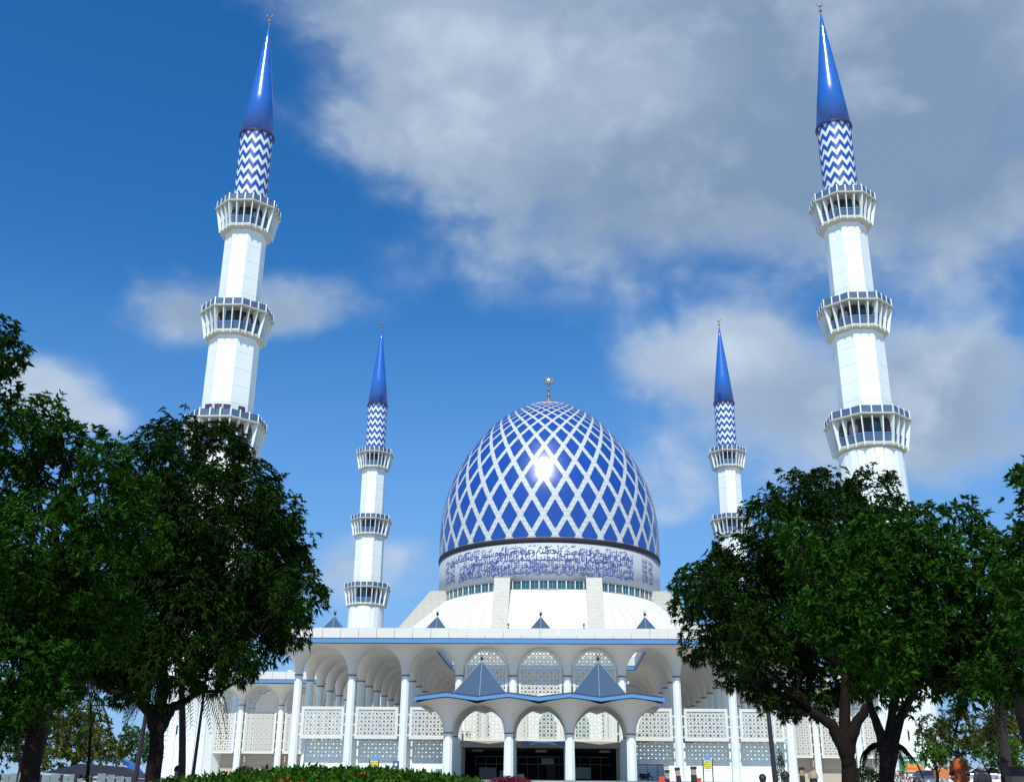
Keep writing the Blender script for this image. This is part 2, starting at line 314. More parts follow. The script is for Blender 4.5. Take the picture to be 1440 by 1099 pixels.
# ------------------------------------------------------------------ minarets
def octp(R, t, ph=22.5):           # point on an octagon outline of circumradius R, t in [0,8)
    k = int(math.floor(t)); f = t-k
    a = math.radians(ph+45*k); b = math.radians(ph+45*(k+1))
    return np.array([R*((1-f)*math.cos(a)+f*math.cos(b)), R*((1-f)*math.sin(a)+f*math.sin(b))])
O8 = math.radians(22.5)
m_slabm = M('slab_concrete', (.45, .45, .36), .7, var=.1, scale=.6, stain=(.25, .24, .2, .4))
def minaret(label):
    r = thing('minaret', label, 'minaret', (0, 0, 0), group='tall white minarets with blue cones')
    H1, H2, H3, HC, HT = 58.3-GZ, 77.7-GZ, 97.5-GZ, 113.2-GZ, 138-GZ
    # base: fluted cladding strips round a core
    zb1 = H1-5.0
    MB().lathe([(5.15, 0), (5.0, 12), (4.82, 30), (4.7, zb1+.6)], 24).build('shaft_core', m_wall, r)
    st = MB(); pr = [(5.35, 0), (5.2, 10), (5.06, 26), (4.9, zb1)]
    for a_, b_ in zip(pr[:-1], pr[1:]):
        h = math.radians(7.1)
        def pp(rr, an, z): return (rr*math.cos(an), rr*math.sin(an), z)
        vs = [pp(q[0]+dr, s_*h, q[1]) for q in (a_, b_) for dr in (0, -.2) for s_ in (-1, 1)]
        st.add(vs, [(0, 1, 5, 4), (0, 4, 6, 2), (1, 3, 7, 5), (3, 2, 6, 7)])
    sm = st.mesh('cladding_strip', m_panel)
    for k in range(24): ob('cladding_strip', sm, r, rz=2*PI*k/24)
    for k, z in ((17.5, 7.5), (18.3, 6.6), (17.5, 28)):
        an = 2*PI*k/24+.02; rr = np.interp(z, [q[1] for q in pr], [q[0] for q in pr])+.03
        MB().obox((rr*math.cos(an), rr*math.sin(an), z), (.05*math.cos(an), .05*math.sin(an), 0), (-.11*math.sin(an), .11*math.cos(an), 0), (0, 0, .6)).build('slit_window', m_dark, r)
    # octagonal shafts with panels
    def shaft(R, z0, z1, dz):
        MB().lathe([(R-.08, z0), (R-.08, z1)], 8, O8).build('shaft_core', m_wall, r)
        n = max(1, round((z1-z0)/dz)); hz = (z1-z0)/n; ap = R*math.cos(PI/8); hw = R*math.sin(PI/8)-.012
        pm = MB().box(ap-.12, ap, -hw, hw, .02, hz-.02).mesh('shaft_panel', m_panel)
        for i in range(n):
            for k in range(8): ob('shaft_panel', pm, r, (0, 0, z0+i*hz), rz=k*PI/4)
    shaft(4.08, H1+.35, H2-4.3, 3.15); shaft(3.45, H2+.35, H3-4.3, 3.15)
    def gallery(H, Ru, Rl, Rb, Ra, zr):
        z0 = H-zr                                     # lower ring level
        MB().lathe([(Rb-.2, z0-.5), (Rb+.06, z0-.5), (Rl-.12, z0-.28), (Rl, z0-.26), (Rl, z0+.02)], 8, O8, cap=False).build('ring_soffit', m_slabm, r)
        MB().lathe([(Rl-.3, z0+.02), (Rl+.03, z0+.03), (Rl+.03, z0+.16), (Rb-.3, z0+.17)], 8, O8).build('lower_ring', m_panel, r)
        MB().lathe([(Ru-1.2, H), (Ru, H), (Ru, H+.24), (Ra-.3, H+.26)], 8, O8).build('upper_slab', m_slabm, r)
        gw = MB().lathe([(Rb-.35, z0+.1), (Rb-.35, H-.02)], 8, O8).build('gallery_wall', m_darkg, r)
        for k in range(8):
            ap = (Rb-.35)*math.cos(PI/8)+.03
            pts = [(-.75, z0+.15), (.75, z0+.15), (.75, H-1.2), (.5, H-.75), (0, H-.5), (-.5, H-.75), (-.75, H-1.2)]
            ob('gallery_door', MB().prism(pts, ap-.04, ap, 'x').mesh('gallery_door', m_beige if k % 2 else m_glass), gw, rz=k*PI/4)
        MB().lathe([(Rl-.25, z0+.13), (Rl+.02, z0+1.5)], 8, O8, cap=False).build('gallery_railing', m_rail, r)
        MB().lathe([(Rl-.02, z0+1.5), (Rl+.08, z0+1.5), (Rl+.08, z0+1.6), (Rl-.02, z0+1.6)], 8, O8, cap=False).build('hand_rail', m_sblue, r)
        # one fin profile per position in the face (three bays to a face)
        prof = [(Rl-.3, z0-.1), (Rl+.1, z0-.45), (Ru-.22, H-.02), (Ru-1.55, H-.02), (Rl+.02, z0+(H-z0)*.5), (Rl-.3, z0+.3)]
        for j in range(3):
            t0 = 7.5+j/3-.5                            # face 7->8 centred on angle 0
            mb = MB(); q = [octp(1, 7+j/3)[0:2]]
            d = q[0]; 
            ang = math.atan2(d[1], d[0]); lat = d[1]/d[0] if j else 0
            if j == 0:
                for sgn in (-1, 1):
                    mb.v += [(rr*math.cos(ang)-sgn*.08*math.sin(ang), rr*math.sin(ang)+sgn*.08*math.cos(ang), z) for rr, z in prof]
            else:
                for sgn in (-1, 1):
                    mb.v += [(rr*math.cos(PI/8), rr*math.cos(PI/8)*math.tan(ang)+sgn*.07, z) for rr, z in prof]
            n = len(prof); mb.f = [tuple(range(n))[::-1], tuple(range(n, 2*n))]+[(i, (i+1) % n, n+(i+1) % n, n+i) for i in range(n)]
            fm = mb.mesh('fin', m_panel)
            for k in range(8): ob('fin', fm, r, rz=k*PI/4)
        # railing above the slab
        for j in range(3):
            p0 = octp(Ru-.32, 7+j/3); p1 = octp(Ru-.32, 7+(j+1)/3); d = p1-p0; L = np.linalg.norm(d); d /= L; nn = np.array([d[1], -d[0]])
            c = (p0+p1)/2
            pm = MB().obox((*c, H+.85), (*(d*(L/2-.16)), 0), (*(nn*.03), 0), (0, 0, .48))
            fr = MB()
            for s_ in (-1, 1): fr.obox((*(c+d*s_*(L/2-.14)), H+.85), (*(d*.03), 0), (*(nn*.045), 0), (0, 0, .52))
            fr.obox((*c, H+1.38), (*(d*(L/2-.1)), 0), (*(nn*.05), 0), (0, 0, .035)); fr.obox((*c, H+.35), (*(d*(L/2-.1)), 0), (*(nn*.05), 0), (0, 0, .03))
            pms = pm.mesh('railing_panel', m_rail); frs = fr.mesh('railing_frame', m_navy2)
            po = MB().obox((*p0, H+.8), (*(d*.1), 0), (*(nn*.1), 0), (0, 0, .8)).mesh('railing_post', m_wall)
            for k in range(8):
                a = ob('railing_panel', pms, r, rz=k*PI/4); ob('railing_frame', frs, a); ob('railing_post', po, r, rz=k*PI/4)
    gallery(H1, 6.72, 5.6, 4.9, 4.08, 4.3); gallery(H2, 6.12, 4.92, 4.08, 3.45, 3.9); gallery(H3, 5.65, 4.45, 3.45, 2.85, 3.95)
    # chevron drum
    MB().lathe([(2.83, H3), (2.83, HC-.1)], 48).build('chevron_drum', m_chw, r)
    nt = 12; pit = 2.06; am = 1.18; n = nt*8
    z = H3-.6
    while z < HC-.3:
        b = MB()
        for k in range(n):
            tri = abs((k/8) % 1*2-1)*am
            a = 2*PI*k/n
            for zz in (z+tri, z+tri+pit*.5): b.v.append((2.86*math.cos(a), 2.86*math.sin(a), min(max(zz, H3+.3), HC-.12)))
        b.f = [(2*k, 2*((k+1) % n), 2*((k+1) % n)+1, 2*k+1) for k in range(n)]
        b.build('chevron_band', m_chb, r); z += pit
    MB().lathe([(2.9, HC-.15), (3.12, HC-.15), (3.14, HC+.12), (2.95, HC+.14)], 40).build('cone_ring', m_navy, r)
    MB().lathe([(3.0, HC+.1), (2.1, HC+8.3), (1.12, HC+16.6), (.5, HC+21.6), (.12, HT-.1)], 40).build('cone', m_cone, r, smooth=True)
    fi = MB().lathe([(.1, HT-.2), (.1, HT+.5), (.3, HT+.7), (.3, HT+.85), (.1, HT+1.), (.07, HT+1.5), (.2, HT+1.65), (.07, HT+1.8)], 10)
    fi.build('finial', m_gold, r)
    cr = MB(); pts = [(0.55*math.sin(a), 0, HT+2.35-.55*math.cos(a)) for a in np.linspace(-2.3, 2.3, 15)]
    cr.tube(pts, [.02+.09*math.cos(a/2.35*PI/2) for a in np.linspace(-2.3, 2.3, 15)], 6); cr.build('crescent', m_gold, r)
    return r
m_navy2 = M('rail_frame_blue', (.05, .08, .2), .5)
mn = minaret('tall minaret on the left, its lowest balcony rising out of the mango tree crown'); mn.location = (-53.4, 164.8, GZ)
copy_tree(mn, (48.6, 164.8, GZ), label='tall minaret on the right whose foot is hidden behind trees, tallest in the photo')
copy_tree(mn, (-53.4, 304, GZ), label='small distant minaret left of the dome, behind the white parapet')
copy_tree(mn, (48.9, 304, GZ), label='small distant minaret right of the dome, lower half hidden by foliage')

# ------------------------------------------------------------------ great dome and its roof
DCX, DCY = -2.27, 269.3
hall = thing('domed_prayer_hall', 'huge blue and white lattice dome on an inscribed drum above a sloping white roof', 'mosque', (DCX, DCY, 0))
PR = np.array([(58.9,27.15),(62.68,27.2),(65.74,27.11),(68.79,26.89),(71.79,26.46),(74.79,25.69),(77.83,24.68),(80.89,23.38),(83.92,21.87),(87,19.82),(90.2,17.4),(93.32,14.6),(96.2,11.2),(98.4,7.7),(99.8,4.7),(100.7,2.),(100.95,.6)])
def drad(z): return float(np.interp(z, PR[:, 0], PR[:, 1]))
# smooth the profile by a cubic through it
zz = np.linspace(58.9, 100.9, 61)
def cub(z):
    i = int(np.clip(np.searchsorted(PR[:, 0], z)-1, 0, len(PR)-2)); z0, z1 = PR[i, 0], PR[i+1, 0]
    def sl(k):
        k0, k1 = max(k-1, 0), min(k+1, len(PR)-1); return (PR[k1, 1]-PR[k0, 1])/(PR[k1, 0]-PR[k0, 0])
    h = z1-z0; t = (z-z0)/h; a, b = PR[i, 1], PR[i+1, 1]
    return (2*t**3-3*t**2+1)*a+(t**3-2*t**2+t)*h*sl(i)+(-2*t**3+3*t**2)*b+(t**3-t**2)*h*sl(i+1)
zs = list(np.linspace(58.9, 96, 50))+list(np.linspace(96.3, 100.9, 18))
MB().lathe([(cub(z), z) for z in zs], 128, cap=False).build('dome_shell', m_wtile, hall, smooth=True)
ROW = [55.1, 59.67, 64.26, 69.03, 73.68, 78.08, 82.05, 85.4, 88.0, 90.1, 91.75, 93.1, 94.25, 95.25, 96.1, 96.85, 97.5, 98.05, 98.5]
def rowz(q): return float(np.interp(q, range(len(ROW)), ROW))
rows = np.arange(len(ROW)); 
def pt(ang_deg, q, off):
    z = rowz(q); z = max(z, 58.92); r_ = cub(z); s_ = (cub(min(z+.3, 100.8))-cub(max(z-.3, 58.92)))/.6; L = math.hypot(1, s_)
    a = math.radians(ang_deg); rr = r_+off/L; z2 = z-off*s_/L
    return (rr*math.sin(a), -rr*math.cos(a), z2)
rest = MB(); nparts = 0
NS = 6
def diamond(mb, a0, q0):
    k = .745; vs = []; idx = {}; fs = []
    # grid in diamond axes (u,v) each 0..1 : angle = a0+5.625*k*(u-v), row = q0+k*(u+v-1)
    for off in (.05,):
        for i in range(NS+1):
            for j in range(NS+1):
                u, v = i/NS, j/NS; vs.append(pt(a0+5.625*k*(u-v), max(q0+k*(u+v-1), .84), off))
    for i in range(NS):
        for j in range(NS):
            a = i*(NS+1)+j; qs_ = [q0+k*(u_/NS+v_/NS-1) for u_, v_ in ((i, j), (i+1, j), (i+1, j+1), (i, j+1))]
            if sum(q_ <= .84 for q_ in qs_) < 3: fs.append((a, a+NS+1, a+NS+2, a+1))
    # rim down to the shell
    ring = [i for i in range(NS+1)]+[i*(NS+1)+NS for i in range(1, NS+1)]+[NS*(NS+1)+j for j in range(NS-1, -1, -1)]+[i*(NS+1) for i in range(NS-1, 0, -1)]
    mb.add(vs, fs)
for q in range(1, len(ROW)-1):
    for j in range(32):
        a0 = 3.45+5.625*(q-1)+5.625+11.25*j      # diamond centre: half a pitch from the nodes of its row
        aa = (a0+180) % 360-180
        if abs(aa) < 88 and q <= 14 and nparts < 290:
            mb = MB(); diamond(mb, a0, q); mb.build('blue_panel', m_btile, hall, smooth=True); nparts += 1
        else: diamond(rest, a0, q)
rest.build('blue_panels', m_btile, hall, smooth=True, kind='stuff')
MB().lathe([(6.8, 98.75), (4.6, 99.75), (2., 100.75), (.5, 101.0)], 48).build('dome_cap', m_btile, hall, smooth=True)
f = MB().lathe([(1.3, 100.7), (1.65, 101.0), (1.5, 101.4), (.6, 102.0), (.25, 102.6), (.55, 103.0), (.55, 103.2), (.18, 103.5), (.16, 104.3), (.42, 104.6), (.42, 104.8), (.15, 105.05), (.12, 105.7), (.3, 105.95), (.12, 106.2), (.1, 106.5)], 20).build('finial', m_gold, hall, smooth=True)
cr = MB(); pts = [(1.05*math.sin(a), 0, 107.5-1.05*math.cos(a)) for a in np.linspace(-2.7, 2.7, 21)]
cr.tube(pts, [.05+.24*math.cos(a/2.75*PI/2) for a in np.linspace(-2.7, 2.7, 21)], 8); cr.build('crescent', m_gold, f)
stv = []; 
for k in range(10):
    rr = .62 if k % 2 == 0 else .25; a = PI/2+k*PI/5; stv.append((rr*math.cos(a), 107.6+rr*math.sin(a)))
MB().prism(stv, -.1, .1, 'y').build('star', m_wh, f)
# dark gutter and drum
MB().lathe([(26.5, 58.95), (27.3, 58.88), (27.45, 58.5), (27.35, 57.9), (26.9, 57.6)], 96, cap=False).build('gutter_ring', m_dark, hall, smooth=True)
drum = MB().lathe([(26.6, 57.85), (27.1, 57.8), (27.12, 49.4), (26.7, 49.3)], 128, cap=False).build('inscribed_drum', m_drum, hall, smooth=True)
MB().lathe([(27.0, 49.6), (27.3, 49.6), (27.3, 49.3), (26.9, 49.25)], 96, cap=False).build('drum_lip', m_brown, hall) if False else None
# drum inscription: Arabic script, shaped by hand into presentation forms
FORMS = {'ا':('FE8D','FE8E',None,None),'أ':('FE83','FE84',None,None),'إ':('FE87','FE88',None,None),'آ':('FE81','FE82',None,None),'ب':('FE8F','FE90','FE91','FE92'),
 'ة':('FE93','FE94',None,None),'ت':('FE95','FE96','FE97','FE98'),'ج':('FE9D','FE9E','FE9F','FEA0'),'ح':('FEA1','FEA2','FEA3','FEA4'),'خ':('FEA5','FEA6','FEA7','FEA8'),
 'د':('FEA9','FEAA',None,None),'ذ':('FEAB','FEAC',None,None),'ر':('FEAD','FEAE',None,None),'ز':('FEAF','FEB0',None,None),'س':('FEB1','FEB2','FEB3','FEB4'),'ش':('FEB5','FEB6','FEB7','FEB8'),
 'ص':('FEB9','FEBA','FEBB','FEBC'),'ظ':('FEC5','FEC6','FEC7','FEC8'),'ع':('FEC9','FECA','FECB','FECC'),'ف':('FED1','FED2','FED3','FED4'),'ق':('FED5','FED6','FED7','FED8'),'ك':('FED9','FEDA','FEDB','FEDC'),'ل':('FEDD','FEDE','FEDF','FEE0'),
 'م':('FEE1','FEE2','FEE3','FEE4'),'ن':('FEE5','FEE6','FEE7','FEE8'),'ه':('FEE9','FEEA','FEEB','FEEC'),'و':('FEED','FEEE',None,None),'ي':('FEF1','FEF2','FEF3','FEF4'),'ى':('FEEF','FEF0',None,None)}
def shape(w):
    o = []
    for i, ch in enumerate(w):
        f4 = FORMS[ch]; prev = i > 0 and FORMS[w[i-1]][2] is not None; nxt = i < len(w)-1 and f4[2] is not None
        code = f4[3] if prev and nxt else f4[1] if prev else f4[2] if nxt else f4[0]
        o.append(chr(int(code, 16)))
    return ''.join(reversed(o))
TXT = ('إنما يعمر مساجد الله من آمن بالله واليوم الآخر وأقام الصلاة وآتى الزكاة ولم يخش إلا الله فعسى أولـك أن يكونوا من المهتدين '
       'أجعلتم سقاية الحاج وعمارة المسجد الحرام كمن آمن بالله واليوم الآخر وجاهد في سبيل الله لا يستوون عند الله والله لا يهدي القوم الظالمين').replace('ـ', 'ي')
def text_mesh(s, fs=1.):
    cu = bpy.data.curves.new('t', 'FONT'); cu.body = s; cu.resolution_u = 3; cu.offset = .006
    o = bpy.data.objects.new('t', cu); COL.objects.link(o); dg = bpy.context.evaluated_depsgraph_get(); dg.update()
    me = o.evaluated_get(dg).to_mesh(); v = np.array([p.co[:] for p in me.vertices]).reshape(-1, 3); fcs = [tuple(p.vertices) for p in me.polygons]
    o.evaluated_get(dg).to_mesh_clear(); bpy.data.objects.remove(o); bpy.data.curves.remove(cu); return v, fcs
words = TXT.split(); Wm = [text_mesh(shape(w)) for w in words]
def onto_drum(mb, v, fcs, a_right, z0, sx, sz, w0):
    if len(v) == 0: return
    # a_right: angle (deg) of the word's right end; x runs to the left from it
    x = v[:, 0]-v[:, 0].max(); r_ = 27.17
    ang = math.radians(a_right)+x*sx/r_; zc = z0+v[:, 1]*sz
    zc = np.clip(zc, 50.2, 57.0)
    mb.add(np.stack([r_*np.sin(ang), -r_*np.cos(ang), zc], 1), fcs)
ink = MB()
SX, SZ = 1.75, 2.35
tot_w = sum((v[:, 0].max()-v[:, 0].min()) for v, _ in Wm)
span = math.radians(96.5)*27.17; LV = [55.1, 53.6, 52.1, 50.75]
SX = span*4/tot_w*.95
cursor = [46.0, 45.0, 46.0, 45.4]
for i, (v, fc) in enumerate(Wm):
    w = (v[:, 0].max()-v[:, 0].min())*SX; lv = max(range(4), key=lambda k: cursor[k])
    if cursor[lv]-math.degrees(w/27.17) < -51.2: lv = max(range(4), key=lambda k: cursor[k])
    onto_drum(ink, v, fc, cursor[lv], LV[lv]+random.uniform(-.1, .1), SX, SZ*random.uniform(.9, 1.05), 0)
    cursor[lv] -= math.degrees((w+.18)/27.17)
# vowel marks and tall strokes of the script
for k in range(380):
    a = random.uniform(-50.6, 45.6); z = random.choice([51.9, 53.7, 55.6, 50.6, 56.6])+random.uniform(-.35, .35); L = random.uniform(.16, .42); an = math.radians(a); s_ = random.uniform(.2, .75)
    p = []
    for du, dv in ((-L, -L*s_), (L, L*s_-.0), (L, L*s_+.12), (-L, -L*s_+.12)):
        aa = an+du/27.17; p.append((27.18*math.sin(aa), -27.18*math.cos(aa), z+dv))
    ink.add(p, [(0, 1, 2, 3)])
for k in range(46):
    a = -50.4+k*2.09+random.uniform(-.5, .5); z0 = random.choice([50.9, 52.2, 53.6, 54.]); z1 = min(56.95, z0+random.uniform(1.9, 3.0)); an = math.radians(a); w = .085/27.17
    ink.add([(27.185*math.sin(an+d_), -27.185*math.cos(an+d_), z) for d_, z in ((-w, z0), (w, z0), (w*1.3, z1), (-w*1.3, z1))], [(0, 1, 2, 3)])
ink.build('inscription', m_ink, drum)
# the two upright medallions of script at each side
for a0, s_ in ((55.6, 1.), (61.8, 1.), (-56.2, 1.), (-61.8, 1.)):
    md = MB()
    for k, w in enumerate(('الله', 'محمد', 'الله', 'علي')[:4]):
        pass
    for k in range(5):
        v, fc = Wm[(k*5+int(abs(a0))) % len(Wm)]
        sx = 2.3/(v[:, 0].max()-v[:, 0].min()); onto_drum(md, v, fc, a0+2.4, 51.0+k*1.15, sx, 1.7, 0)
    md.build('inscription', m_ink, drum)
# clerestory windows
NW = 84
wf = MB().lathe([(26.75, 49.35), (27.0, 49.35), (27.0, 49.15), (26.8, 49.15)], 84, cap=False)
wf.lathe([(26.75, 47.35), (27.05, 47.35), (27.05, 47.1), (26.75, 47.1)], 84, cap=False)
mul = MB().obox((26.85, 0, 48.25), (.1, 0, 0), (0, .09, 0), (0, 0, .93)).mesh('window_mullion', m_wh)
mul2 = MB().obox((26.82, 0, 48.25), (.06, 0, 0), (0, .035, 0), (0, 0, .93)).mesh('glazing_bar', m_crate)
wo = wf.build('window_frame', m_crate, hall)
gm = MB().obox((26.7*math.cos(PI/NW), 0, 48.25), (.03, 0, 0), (0, 26.7*math.sin(PI/NW)-.02, 0), (0, 0, .93)).mesh('window_pane', m_glass)
for k in range(NW):
    a = 2*PI*(k+.5)/NW
    ob('window_pane', gm, hall, rz=a); ob('window_mullion', mul, wo, rz=2*PI*k/NW); ob('glazing_bar', mul2, wo, rz=a)
# sloping roof: four flat faces between the piers, four fans at the corners
RZ, SL, LEN = 47.15, .8, 25.
def strip(p0, p1, d0, d1, name='roof_panel', mt=None, dzs=(0, -.1)):
    # a strip of roof from the drum (p0,p1) running out along d0,d1, with thickness
    vs = []
    for dz in dzs:
        for p, d, L in ((p0, d0, 0), (p1, d1, 0), (p1, d1, LEN), (p0, d0, LEN)):
            vs.append((p[0]+d[0]*L, p[1]+d[1]*L, RZ-SL*L+dz))
    MB().add(vs, [(3, 2, 1, 0), (4, 5, 6, 7), (0, 1, 5, 4), (1, 2, 6, 5), (2, 3, 7, 6), (3, 0, 4, 7)]).build(name, mt or m_roofp, hall)
gapd = .055
for side in range(4):
    rot = side*PI/2; cr_, sr_ = math.cos(rot), math.sin(rot)
    def Rt(p): return (p[0]*cr_-p[1]*sr_, p[0]*sr_+p[1]*cr_)
    e = np.linspace(-8.4, 8.4, 11 if side in (0,) else 7)
    for a, b in zip(e[:-1], e[1:]):
        q = [(x, -math.sqrt(26.9**2-x*x)+.0) for x in (a+gapd, b-gapd)]
        # flat face: all strips share the plane, so start them at the plane of the middle
        q = [(x, -26.75) for x in (a+gapd, b-gapd)]
        strip(Rt(q[0]), Rt(q[1]), Rt((0, -1)), Rt((0, -1)))
    strip(Rt((-8.4, -26.75)), Rt((8.4, -26.75)), Rt((0, -1)), Rt((0, -1)), 'roof_bed', m_pier, (-.12, -.4))
    # fan to the left of this face: from angle 27 to 63 degrees
    N = 13
    for k in range(N):
        ps = []; ds = []
        for t in (k/N+.003, (k+1)/N-.003):
            al = math.radians(25.6+t*(90-51.2)); de = t*PI/2
            ps.append(Rt((-27*math.sin(al), -27*math.cos(al)))); ds.append(Rt((-math.sin(de), -math.cos(de))))
        strip(ps[1], ps[0], ds[1], ds[0])
    bed = MB()
    for k in range(N+1):
        t = k/N; al = math.radians(25.6+t*(90-51.2)); de = t*PI/2; p_ = Rt((-27*math.sin(al), -27*math.cos(al))); d_ = Rt((-math.sin(de), -math.cos(de)))
        bed.v += [(p_[0], p_[1], RZ-.12), (p_[0]+d_[0]*LEN, p_[1]+d_[1]*LEN, RZ-SL*LEN-.12)]
    bed.f = [(2*k, 2*k+1, 2*k+3, 2*k+2) for k in range(N)]; bed.build('roof_bed', m_pier, hall)
    # two piers
    for sx in (-10.15, 10.15):
        w = 1.75; prof = [(23.5, 46.), (23.5, 49.62), (27.9, 49.62), (46, 27.9), (46, 24.), (40, 24.)]
        mb = MB(); n = len(prof)
        for hx in (-w, w): mb.v += [(*Rt((sx+hx, -s_)), z) for s_, z in prof]
        mb.f = [tuple(range(n))[::-1], tuple(range(n, 2*n))]+[(i, (i+1) % n, n+(i+1) % n, n+i) for i in range(n)]
        mb.build('roof_pier', m_pier, hall)
hb = MB().box(-51, 51, -50.5, 50.5, GZ-.5, 26.8); hw_ = hb.build('hall_wall', m_wall, hall)
for k in range(-7, 8):
    pts = [(k*6.4-1.7, 6), (k*6.4+1.7, 6), (k*6.4+1.7, 17), (k*6.4+.9, 19), (k*6.4, 19.9), (k*6.4-.9, 19), (k*6.4-1.7, 17)]
    MB().prism(pts, -50.75, -50.53, 'y').build('arched_window', m_glass, hw_)

# ------------------------------------------------------------------ arcades
S = 5.82; XC = -2.0
def colx(i): return XC+(i-4.5)*S
def rowy(k): return 121+S*k
def vault_mesh(zn, zc, r0, q, a=S/2, wave=None, name='vault'):
    NA, NR = 32, 9; mb = MB(); H = zc-zn
    for ia in range(NA):
        th = 2*PI*ia/NA; c, s_ = math.cos(th), math.sin(th); rm = a/max(abs(c), abs(s_))
        # bring corner rays exactly into the corners
        for ir in range(NR+1):
            tt = ir/NR; rr = r0+(rm-r0)*tt**1.35
            t = min(1, max(0, (rr-r0)/(a-r0))); tq = t*q
            z = zn+H*math.sqrt(max(0, 1-(1-tq)**2))/math.sqrt(1-(1-q)**2)
            x, y = rr*c, rr*s_
            if wave: z += wave(x, y)*(rr/a)**2
            mb.v.append((x, y, z))
    for ia in range(NA):
        i2 = (ia+1) % NA
        for ir in range(NR): mb.f.append((ia*(NR+1)+ir, ia*(NR+1)+ir+1, i2*(NR+1)+ir+1, i2*(NR+1)+ir))
    return mb.mesh(name, m_soff, True)
V_big = vault_mesh(15.07, 18.04, .42, 1.0); V_wing = vault_mesh(15.3, 18.0, .42, .8)
def col_mesh(z0, z1, r=.43): return MB().lathe([(r*1.12, z0), (r, z1-.02)], 8, PI/8).mesh('column', m_panel)
C_big = col_mesh(GZ, 15.0); C_wing = col_mesh(GZ, 15.25)
K_big = MB().lathe([(.36, 14.95), (.48, 14.97), (.48, 15.1), (.4, 15.12)], 8, PI/8).mesh('collar', m_collar)
K_wing = MB().lathe([(.36, 15.2), (.48, 15.22), (.48, 15.34), (.4, 15.36)], 8, PI/8).mesh('collar', m_collar)
def bay(parent, x, y, V, C, K):
    ob('vault', V, parent, (x, y, 0)); c = ob('column', C, parent, (x, y, 0)); ob('collar', K, c)
pan_cache = {}
def eave(parent, x0, y0, x1, y1, zt=19.68, zm=18.6, zb=18.1):
    """parapet panels, blue band and painted dark shadow line along a line; outside is to the right of p0->p1"""
    d = np.array([x1-x0, y1-y0]); L = np.linalg.norm(d); d /= L; nn = np.array([d[1], -d[0]]); n = max(1, round(L/1.94)); w = L/n
    ang = math.atan2(d[1], d[0]); key = (round(w, 3), zt)
    if key not in pan_cache:
        pan_cache[key] = MB().box(.02, w-.02, -.12, .1, zm+.03, zt).mesh('parapet_panel', m_para)
    for k in range(n):
        o = ob('parapet_panel', pan_cache[key], parent, (x0+d[0]*w*k, y0+d[1]*w*k, 0)); o.rotation_euler[2] = ang
    mb = MB(); mb.box(0, L, -.2, .12, zb, zm-.06); o = mb.build('blue_band', m_band, parent, loc=(x0, y0, 0)); o.rotation_euler[2] = ang
    mb = MB(); mb.box(0, L, -.16, .11, zm-.06, zm+.03); o = mb.build('dark_line', m_navy, parent, loc=(x0, y0, 0)); o.rotation_euler[2] = ang  # thin dark strip painted in for the shadow line above the blue band
portico = thing('mosque_portico', 'long white two storey portico with trumpet columns and blue fascia across the mosque front', 'portico')
for i in range(10):
    for k in range(7):
        if k == 0 or i in (0, 1, 2, 7, 8, 9): bay(portico, colx(i), rowy(k), V_big, C_big, K_big)
h = S/2
XL, XR = colx(0)-h, colx(9)+h; YF = rowy(0)-h; YB = rowy(7)-h
xa, xb = colx(2)+h, colx(7)-h
eave(portico, XL, YF, XR, YF); eave(portico, XL, YB, XL, YF); eave(portico, XR, YF, XR, YB)
eave(portico, xb, YF+S, xa, YF+S); eave(portico, xa, YF+S, xa, rowy(4)-h); eave(portico, xb, rowy(4)-h, xb, YF+S)
rf = MB().box(XL+.15, XR-.15, YF+.15, YF+S-.15, 18.12, 19.0); rf.box(XL+.15, xa-.15, YF+S-.149, YB-.2, 18.12, 19.0); rf.box(xb+.15, XR-.15, YF+S-.149, YB-.2, 18.12, 19.0)
rf.build('flat_roof', m_roofp, portico)
arc = thing('courtyard_arcade', 'inner courtyard arcade with blue fascia seen through the open portico bays', 'arcade')
for i in (3, 4, 5, 6):
    for k in (4, 5): bay(arc, colx(i), rowy(k), V_big, C_big, K_big)
eave(arc, xa, rowy(4)-h, xb, rowy(4)-h); eave(arc, xb, rowy(6)-h, xa, rowy(6)-h)
MB().box(xa+.1, xb-.1, rowy(4)-h+.15, rowy(6)-h-.15, 18.12, 19.0).build('flat_roof', m_roofp, arc)
arc2 = thing('courtyard_arcade', 'farthest arcade across the courtyard, a thin blue line behind the first inner arcade', 'arcade')
for i in range(0, 10):
    for k in (7, 8): bay(arc2, colx(i), rowy(k), V_wing, C_wing, K_wing)
eave(arc2, xa, YB, xb, YB); MB().box(XL, XR, YB+.15, rowy(9)-h, 18.12, 19.0).build('flat_roof', m_roofp, arc2)

